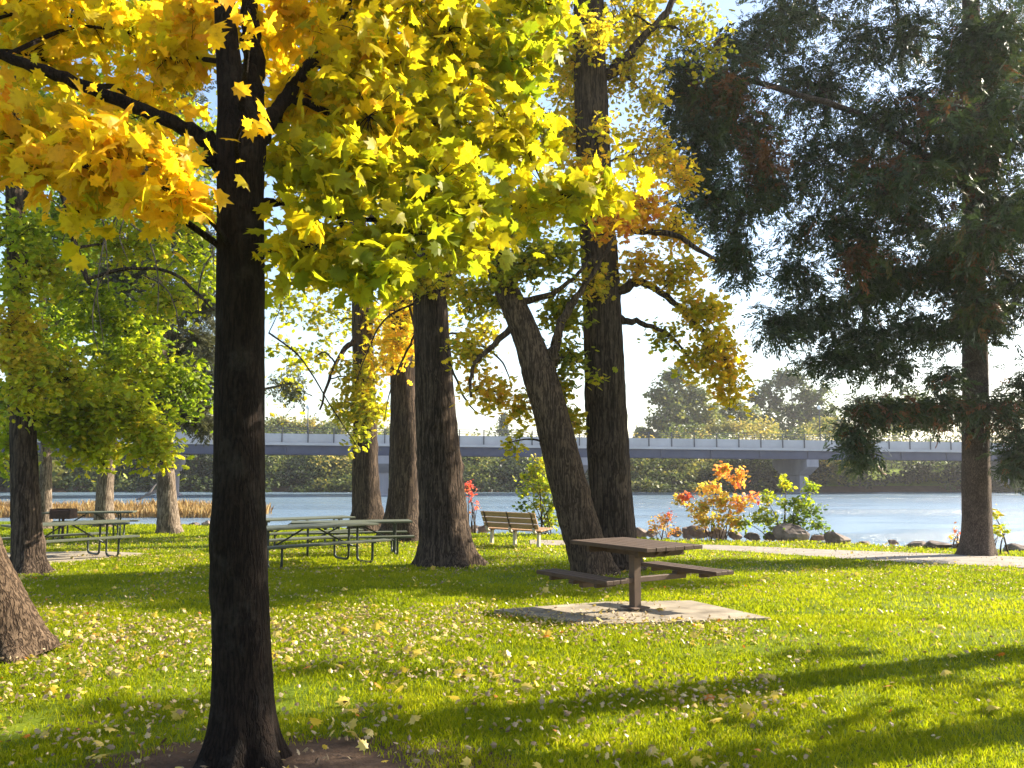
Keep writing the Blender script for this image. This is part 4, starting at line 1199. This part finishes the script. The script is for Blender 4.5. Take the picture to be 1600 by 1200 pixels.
# ------------------------------------------------------------------ bridge
def bridge():
    A = np.array([P(430, 700, 82)[0], 82.0]); B = np.array([P(1300, 700, 91)[0], 91.0])
    u = (B - A) / np.linalg.norm(B - A); Lab = np.linalg.norm(B - A)
    nrm = np.array([-u[1], u[0]])                            # away from the camera
    zA = 1.6 + (728 - 709.5) * 82 / F; zB = 1.6 + (728 - 717.5) * 91 / F      # girder undersides
    t0, t1 = -75.0, 140.0
    zt = lambda s: zA + (zB - zA) * s / Lab
    t = thing('road_bridge', (A[0], A[1], WATER), 'long low road bridge with grey blue girder and pale parapet across the river', 'bridge')
    ang = math.atan2(u[1], u[0]); slope = math.atan2(zB - zA, Lab)
    Rm = rotz(ang) @ roty(-slope)

    def beam(name, y0, y1, z0, z1, mat, parent=t, s0=t0, s1=t1, bev=0.02, mbx=None):
        mb = mbx or MB()
        s = (s0 + s1) / 2; yy = (y0 + y1) / 2
        c = np.array([A[0] + u[0] * s + nrm[0] * yy, A[1] + u[1] * s + nrm[1] * yy, zt(s) + (z0 + z1) / 2])
        box(mb, c, (s1 - s0, abs(y1 - y0), z1 - z0), Rm, bev=bev)
        return None if mbx else mb.build(name, mat, parent)
    GT, PT = .98, 1.90
    gd = beam('girder', 0.35, 0.65, 0, GT - .16, M['girder'])
    mb = MB()
    for s in np.arange(t0 + 3, t1, 5.2):                     # web stiffeners on the girder
        beam('', 0.20, 0.36, 0.10, GT - .18, None, s0=s, s1=s + .16, bev=.01, mbx=mb)
    beam('', .22, .78, -.02, .06, None, mbx=mb)
    mb.build('flange', M['girder'], gd)
    beam('girder', 7.6, 7.9, 0, GT - .16, M['girder']); beam('girder', 4.0, 4.3, 0, GT - .16, M['girder'])
    beam('deck', -.25, 8.6, GT - .16, GT + .10, M['parapet'])
    beam('parapet', 0.0, .25, GT + .10, PT, M['parapet'])
    beam('parapet', 8.2, 8.45, GT + .10, PT, M['parapet'])
    rl = MB()
    for z in (PT + .18, PT + .36, PT + .55):
        beam('', .08, .14, z, z + .045, None, bev=.01, mbx=rl)
    rail = rl.build('railing', M['rail'], t)
    proto = None
    for s in np.arange(-30.0, 78, 2.35):
        if proto is None:
            pm = MB(); beam('', -.08, -.0, GT + .1, PT + .6, None, s0=s, s1=s + .09, bev=.01, mbx=pm)
            proto = pm.build('railing_post', M['rail'], rail); s00 = s
        else:
            c = proto.copy(); COL.objects.link(c); c.parent = rail
            dsp = s - s00
            c.location = (u[0] * dsp, u[1] * dsp, zt(s) - zt(s00))
    # piers: a hammerhead cap on a wall stem
    for px, stem in ((600, 1), (912, 1), (1272, 1), (1592, 1), (250, 1)):
        # where the sight line meets the bridge line
        d = ray(px, 740); d = d[:2] / d[1]
        k = np.linalg.solve(np.array([[d[0], -u[0]], [d[1], -u[1]]]), A)
        s = k[1]
        pm = MB()
        c = A + u * s + nrm * 4.1
        v = []
        for yy, zz in ((-3.9, 0), (3.9, 0), (3.9, -.75), (2.1, -1.6), (-2.1, -1.6), (-3.9, -.75)):
            for xx in (-.65, .65):
                q = c + u * xx + nrm * yy
                v.append([q[0], q[1], zt(s) + zz - .05])
        f = [[2 * a, 2 * ((a + 1) % 6), 2 * ((a + 1) % 6) + 1, 2 * a + 1] for a in range(6)] + [[0, 2, 4, 6, 8, 10][::-1]] + [[1, 3, 5, 7, 9, 11]]
        for ff in f: pm.add(v, [ff])
        cap = pm.build('pier_cap', M['pier'], t)
        pm = MB()
        zb = WATER - 1.6; ztop = zt(s) - 1.6
        box(pm, (c[0], c[1], (zb + ztop) / 2), (1.0, 4.0, ztop - zb), rotz(ang), bev=.12)
        box(pm, (c[0], c[1], WATER - .45), (1.7, 4.8, 1.2), rotz(ang), bev=.2)
        pm.build('pier', M['pier'], t)
    # two slender lamp posts on the deck
    for px, top in ((480, 640), (1283, 640)):
        d = ray(px, 700); d = d[:2] / d[1]
        k = np.linalg.solve(np.array([[d[0], -u[0]], [d[1], -u[1]]]), A); s = k[1]
        c = A + u * s + nrm * .12
        hh = 1.6 + (728 - top) * c[1] / F
        lp = thing('lamp_post', (c[0], c[1], zt(s) + PT), 'slender lamp post on the bridge parapet, %s' % ('left of the three riverside trunks' if px < 800 else 'above the green shrub by the shore'), 'lamp post')
        pm = MB(); tube(pm, [(c[0], c[1], zt(s) + PT), (c[0], c[1], hh)], [.07, .045], 8); pm.build('pole', M['rail'], lp)
        pm = MB(); tube(pm, [(c[0], c[1], hh), (c[0], c[1], hh + .1), (c[0], c[1], hh + .3), (c[0], c[1], hh + .42)], [.1, .22, .2, .06], 10); pm.build('lamp_globe', M['lamp_glass'], lp)


bridge()

# ------------------------------------------------------------------ far bank
def far_wood():
    mb = MB()
    tops = lambda px: np.interp(px, [-200, 0, 100, 200, 300, 400, 470, 540, 640, 720, 790, 850, 950, 1010, 1100, 1180, 1300, 1400, 1500, 1650, 1800], [640, 650, 660, 640, 640, 655, 658, 664, 675, 690, 692, 694, 690, 684, 668, 668, 668, 676, 680, 672, 668])
    for rowD, n, up in ((98.5, 420, .26), (103, 340, .5), (110, 260, .75), (124, 300, 1.0)):
        for k in range(n):
            px = -280 + (2160) * (k + R.uniform(-2.5, 2.5)) / n; sc_ = R.choice([.6, .8, 1, 1, 1.3])
            D = rowD + R.uniform(-3, 4)
            x = (px - 800) / F * D
            g = float(H(x, D))
            ht = (1.6 + (728 - tops(px)) * 124 / F - 0.3) * up * R.uniform(.6, 1.12) * (.8 + .2 * sc_) * (.75 + .55 * vnoise(np.array([px]), np.array([rowD * 3.]), 60., 8)[0])
            if 1330 < px < 1500 and rowD < 120: 
                if R.uniform() < .8: continue
            if px < 330: ht *= 1.15
            ht = max(ht, 1.2)
            nl = int(210 * sc_)
            c = np.array([x, D, g + ht * .45]); r = np.array([R.uniform(1.1, 2.6) * sc_, 1.8, ht * .55])
            pos = ellipsoid(nl, c, r, .55)
            ti = np.clip(.40 + .42 * (vnoise(np.array([px]), np.array([rowD * 1.]), 42., 7)[0] - .5) * 2.6 + .16 * R.normal() + (.3 if R.uniform() < .16 else 0) + {98.5: -.32, 103: -.2, 110: .02, 124: .16}[rowD] + R.normal(0, .10, nl), 0, 1)  # front rows tinted darker: shade at the bank's foot put into the colour
            if px < 340: ti = ti * .8  # left stretch darkened too, its shade painted into the leaves
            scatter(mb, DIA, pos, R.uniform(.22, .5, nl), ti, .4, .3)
            # stems
            tube(mb, [(x, D, g - .2), (x + R.normal(0, .2), D, g + ht * .55)], [.1, .04], 4, 1, cap=False)
    for k in range(46):                                     # bigger bushes and small trees breaking the line
        px = R.uniform(-250, 1800); D = R.uniform(101, 112)
        if 1330 < px < 1490: continue
        x = (px - 800) / F * D; g = float(H(x, D)); ht = R.uniform(2.6, 6.5) * (.75 if 640 < px < 1000 else 1.0); rw = R.uniform(1.6, 4.2)
        tb = R.choice([.06, .12, .3, .45, .62, .8], p=[.2, .2, .2, .15, .15, .1])
        for q in range(4):
            c = np.array([x + R.normal(0, rw * .5), D + R.normal(0, .8), g + ht * R.uniform(.3, .8)]); nl = 220
            scatter(mb, DIA, ellipsoid(nl, c, np.array([rw * .6, rw * .6, ht * .3]), .4), R.uniform(.22, .5, nl), np.clip(tb + R.normal(0, .1, nl), 0, 1), .4, .3)
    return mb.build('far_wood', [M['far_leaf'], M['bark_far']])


tag(far_wood(), 'mixed green and yellow scrub along the far river bank', 'woodland', kind='stuff')


def far_tree(name, label, px, D, blobs, size, tint, tmpl=DIA, leaf='far_leaf', n0=1.0, cat='tree', tr=.28):
    x = (px - 800) / F * D; g = float(H(x, D))
    top = min(b[1] - b[3] * .3 for b in blobs)
    t = Tree.__new__(Tree)
    t.D = D; t.bark = M['bark_far']; t.leaf = M[leaf]; t.minz = 1.0
    t.base = np.array([x, D, g]); t.crown = MB(); t.root = thing(name, t.base, label, cat)
    zt = P(px, top, D)[2]
    t.rows = np.array([[x, D, g - .3, tr], [x + .1, D, g + (zt - g) * .5, tr * .6], [x, D, zt, .04]]); t.skel = [t.rows]
    t.trunk(10, .3, 4, .03, 24, .4)
    for px_, py, rx, ry, n, ti in blobs:
        t.pclump(px_, py, rx, ry, D + R.uniform(-2, 2), int(n * n0 * 3.2), ti, size, tmpl, tvar=.1, tw=22, limb=False, twr=.05, spread=.3, hollow=.2)
    t.done()


far_tree('far_tree', 'rounded green tree rising behind the bridge right of the tall straight trunk', 1062, 135,
         [(1056, 590, 26, 24, 340, .45), (1036, 620, 30, 28, 420, .40), (1082, 618, 34, 28, 420, .55), (1050, 652, 44, 30, 560, .45), (1100, 652, 34, 28, 380, .6), (1030, 676, 34, 18, 300, .4), (1080, 680, 40, 16, 300, .5)], .62, .5)
far_tree('far_tree', 'hazy grey green tree behind the bridge between the golden bough and the evergreen', 1238, 150,
         [(1235, 596, 40, 26, 400, .3), (1200, 620, 34, 28, 360, .28), (1272, 618, 38, 28, 360, .3), (1240, 645, 62, 26, 520, .32), (1190, 658, 34, 22, 260, .4), (1285, 652, 36, 24, 300, .35), (1240, 675, 60, 16, 360, .4)], .66, .2)
far_tree('far_spruce', 'small dark pointed spruce on the skyline between the wide trunk and the leaning trunk', 787, 170,
         [(787, 652, 5, 9, 120, .1), (787, 664, 9, 9, 180, .12), (787, 676, 13, 9, 200, .12)], .5, .1)
far_tree('far_spruce', 'tiny dark skyline tree at the right side of the tall straight trunk', 1000, 175,
         [(1000, 672, 6, 7, 90, .12), (1000, 681, 10, 7, 120, .15)], .5, .1)
far_tree('far_tree', 'yellow bush tree on the skyline above the bridge right of the green far tree', 1150, 130,
         [(1150, 668, 36, 14, 340, .8), (1190, 672, 30, 12, 240, .85), (1120, 672, 20, 10, 160, .75)], .5, .8)
far_tree('far_tree', 'yellow green rounded tree beyond the bridge above the leafy green shrub', 1290, 132,
         [(1290, 666, 34, 16, 340, .78), (1310, 672, 22, 12, 200, .85)], .5, .8)
far_tree('far_tree', 'wide grey green tree beyond the bridge, half hidden behind the evergreen boughs', 1395, 145,
         [(1370, 640, 40, 26, 300, .3), (1420, 632, 44, 30, 340, .3), (1395, 662, 70, 24, 420, .38), (1450, 660, 40, 24, 240, .45)], .62, .3)
far_tree('far_tree', 'low olive tree filling the skyline between the two tall trees behind the bridge', 1150, 140,
         [(1140, 640, 30, 24, 260, .5), (1165, 650, 30, 24, 260, .42), (1125, 664, 30, 18, 220, .55)], .6, .4)
far_tree('far_tree', 'olive yellow tree beyond the bridge left of the three riverside trunks', 450, 130,
         [(435, 668, 34, 20, 360, .7), (480, 670, 34, 18, 340, .78), (525, 672, 28, 16, 260, .7)], .55, .75)
far_tree('far_tree', 'big pale olive tree on the left far bank behind the shore trunks', 20, 96,
         [(20, 660, 70, 50, 520, .62), (-40, 700, 60, 50, 420, .6), (50, 735, 50, 30, 260, .62), (100, 690, 40, 36, 260, .45)], .6, .6)
far_tree('far_tree', 'dark shaded tree on the far bank just left of the near maple trunk', 305, 104,
         [(300, 690, 50, 44, 520, .12), (250, 720, 44, 30, 360, .1), (330, 735, 40, 30, 320, .08)], .6, .1)  # near-lowest tints carry the shade on this stretch of bank as leaf colour

# ------------------------------------------------------------------ fallen leaves
def litter():
    mb = MB()
    x, y = field(4.0, 26, 250)
    d = vnoise(x, y, 1.3, 21) * .6 + vnoise(x, y, .45, 22) * .6
    # thickest under the maples: a drift across the middle of the lawn, thin to the right
    wgt = np.exp(-((y - 8.2) / 2.4) ** 2) * (x < 1.6 + 1.2 * vnoise(x, y, 2, 4)) * 1.2 + .22
    wgt *= np.where(x > .22 * y + .5, .5, 1)
    wgt = np.where(y > 11, .22, wgt)
    ok = R.uniform(0, 1, len(x)) < wgt * np.clip((d * 1.9 - .55), 0.02, 1.3) ** 1.6
    x, y = x[ok], y[ok]; n = len(x)
    onp = in_poly(x, y, PAD1) | in_poly(x, y, PATH_POLY) | in_poly(x, y, PAD2)
    keep = ~onp | (R.uniform(0, 1, n) < .6)
    x, y, onp = x[keep], y[keep], onp[keep]; n = len(x)
    z = H(x, y) + np.where(onp, .04, R.uniform(.035, .07, n))
    t = np.clip(R.normal(.52, .28, n), 0, .97)
    t = np.where(R.uniform(0, 1, n) < .012, 1.0, t)
    sz = R.uniform(.018, .046, n)
    big = R.uniform(0, 1, n) < .035
    sz = np.where(big, sz * 1.7 + .02, sz); t = np.where(big, R.uniform(.93, .975, n), t)
    pos = np.column_stack([x, y, z])
    a = np.where(big, 1, np.arange(n) % 3)
    for q, tm in enumerate((MAPLES[3], MAPLES[1], LOBED)):
        s = a == q
        scatter(mb, tm, pos[s], sz[s], t[s], .75, .0)
    return mb.build('fallen_leaves', M['litter'])


tag(litter(), 'dry pale fallen leaves scattered over the lawn', 'leaves', kind='stuff')
for px, py, lab in ((588, 1078, 'bright orange fallen leaf on the grass right of the maple trunk'), (474, 1054, 'small orange fallen leaf close to the right side of the maple trunk'), (858, 1002, 'orange fallen leaf in front of the concrete pad'), (1392, 1082, 'orange red fallen leaf below the long tree shadow at right'), (1114, 1098, 'rust orange fallen leaf below the concrete pad under the shadow band'), (1570, 1030, 'orange fallen leaf at the right end of the long tree shadow')):
    g = G(px, py); mb = MB()
    scatter(mb, MAPLE, np.array([[g[0], g[1], g[2] + .05]]), .075, 1.0, 1.2, 0)
    tag(mb.build('fallen_leaf', M['litter'], None, loc=g), lab, 'leaf', 'bright orange fallen leaves')

# ------------------------------------------------------------------ thin river haze
m, nt, out = newmat('river_haze')
pv = nt.nodes.new('ShaderNodeVolumePrincipled')
pv.inputs['Density'].default_value = 0.0004; pv.inputs['Color'].default_value = (0.96, 0.95, 0.97, 1); pv.inputs['Anisotropy'].default_value = 0.35
nt.links.new(pv.outputs[0], out.inputs['Volume'])
mb = MB(); box(mb, (0, 720, 12.0), (1830, 1580, 31.4))
tag(mb.build('haze', m), 'thin pale haze over the river', kind='stuff')

# ------------------------------------------------------------------ sky, sun, camera
w = bpy.data.worlds.new('World'); SC.world = w; w.use_nodes = True
nt = w.node_tree; nt.nodes.clear()
sky = nt.nodes.new('ShaderNodeTexSky'); sky.sky_type = 'NISHITA'; sky.sun_disc = False
sky.sun_elevation = SUN_EL; sky.sun_rotation = SUN_AZ; sky.air_density = 1.0; sky.dust_density = 1.3; sky.ozone_density = 1.0
bg = nt.nodes.new('ShaderNodeBackground'); bg.inputs[1].default_value = 0.095
wo = nt.nodes.new('ShaderNodeOutputWorld')
nt.links.new(sky.outputs[0], bg.inputs[0]); nt.links.new(bg.outputs[0], wo.inputs[0])

sl = bpy.data.lights.new('sun', 'SUN'); sl.energy = 5.0; sl.angle = math.radians(0.5); sl.color = (1.0, 0.90, 0.72)
so = bpy.data.objects.new('sun', sl); COL.objects.link(so)
so.rotation_euler = Vector(SUNV).to_track_quat('Z', 'Y').to_euler()
so.location = (30, 20, 40)

cam = bpy.data.cameras.new('camera'); cam.sensor_width = 36; cam.lens = 36 * F / 1600; cam.clip_end = 5000; cam.clip_start = 0.05
co = bpy.data.objects.new('camera', cam); COL.objects.link(co)
co.location = (0, 0, CAMZ); co.rotation_euler = (math.pi / 2 + TILT, 0, 0)
SC.camera = co

SC.view_settings.view_transform = 'Standard'; SC.view_settings.look = 'None'
SC.view_settings.exposure = 1.8; SC.view_settings.gamma = 1.0
SC.cycles.max_bounces = 8; SC.cycles.diffuse_bounces = 3; SC.cycles.glossy_bounces = 2; SC.cycles.transmission_bounces = 3
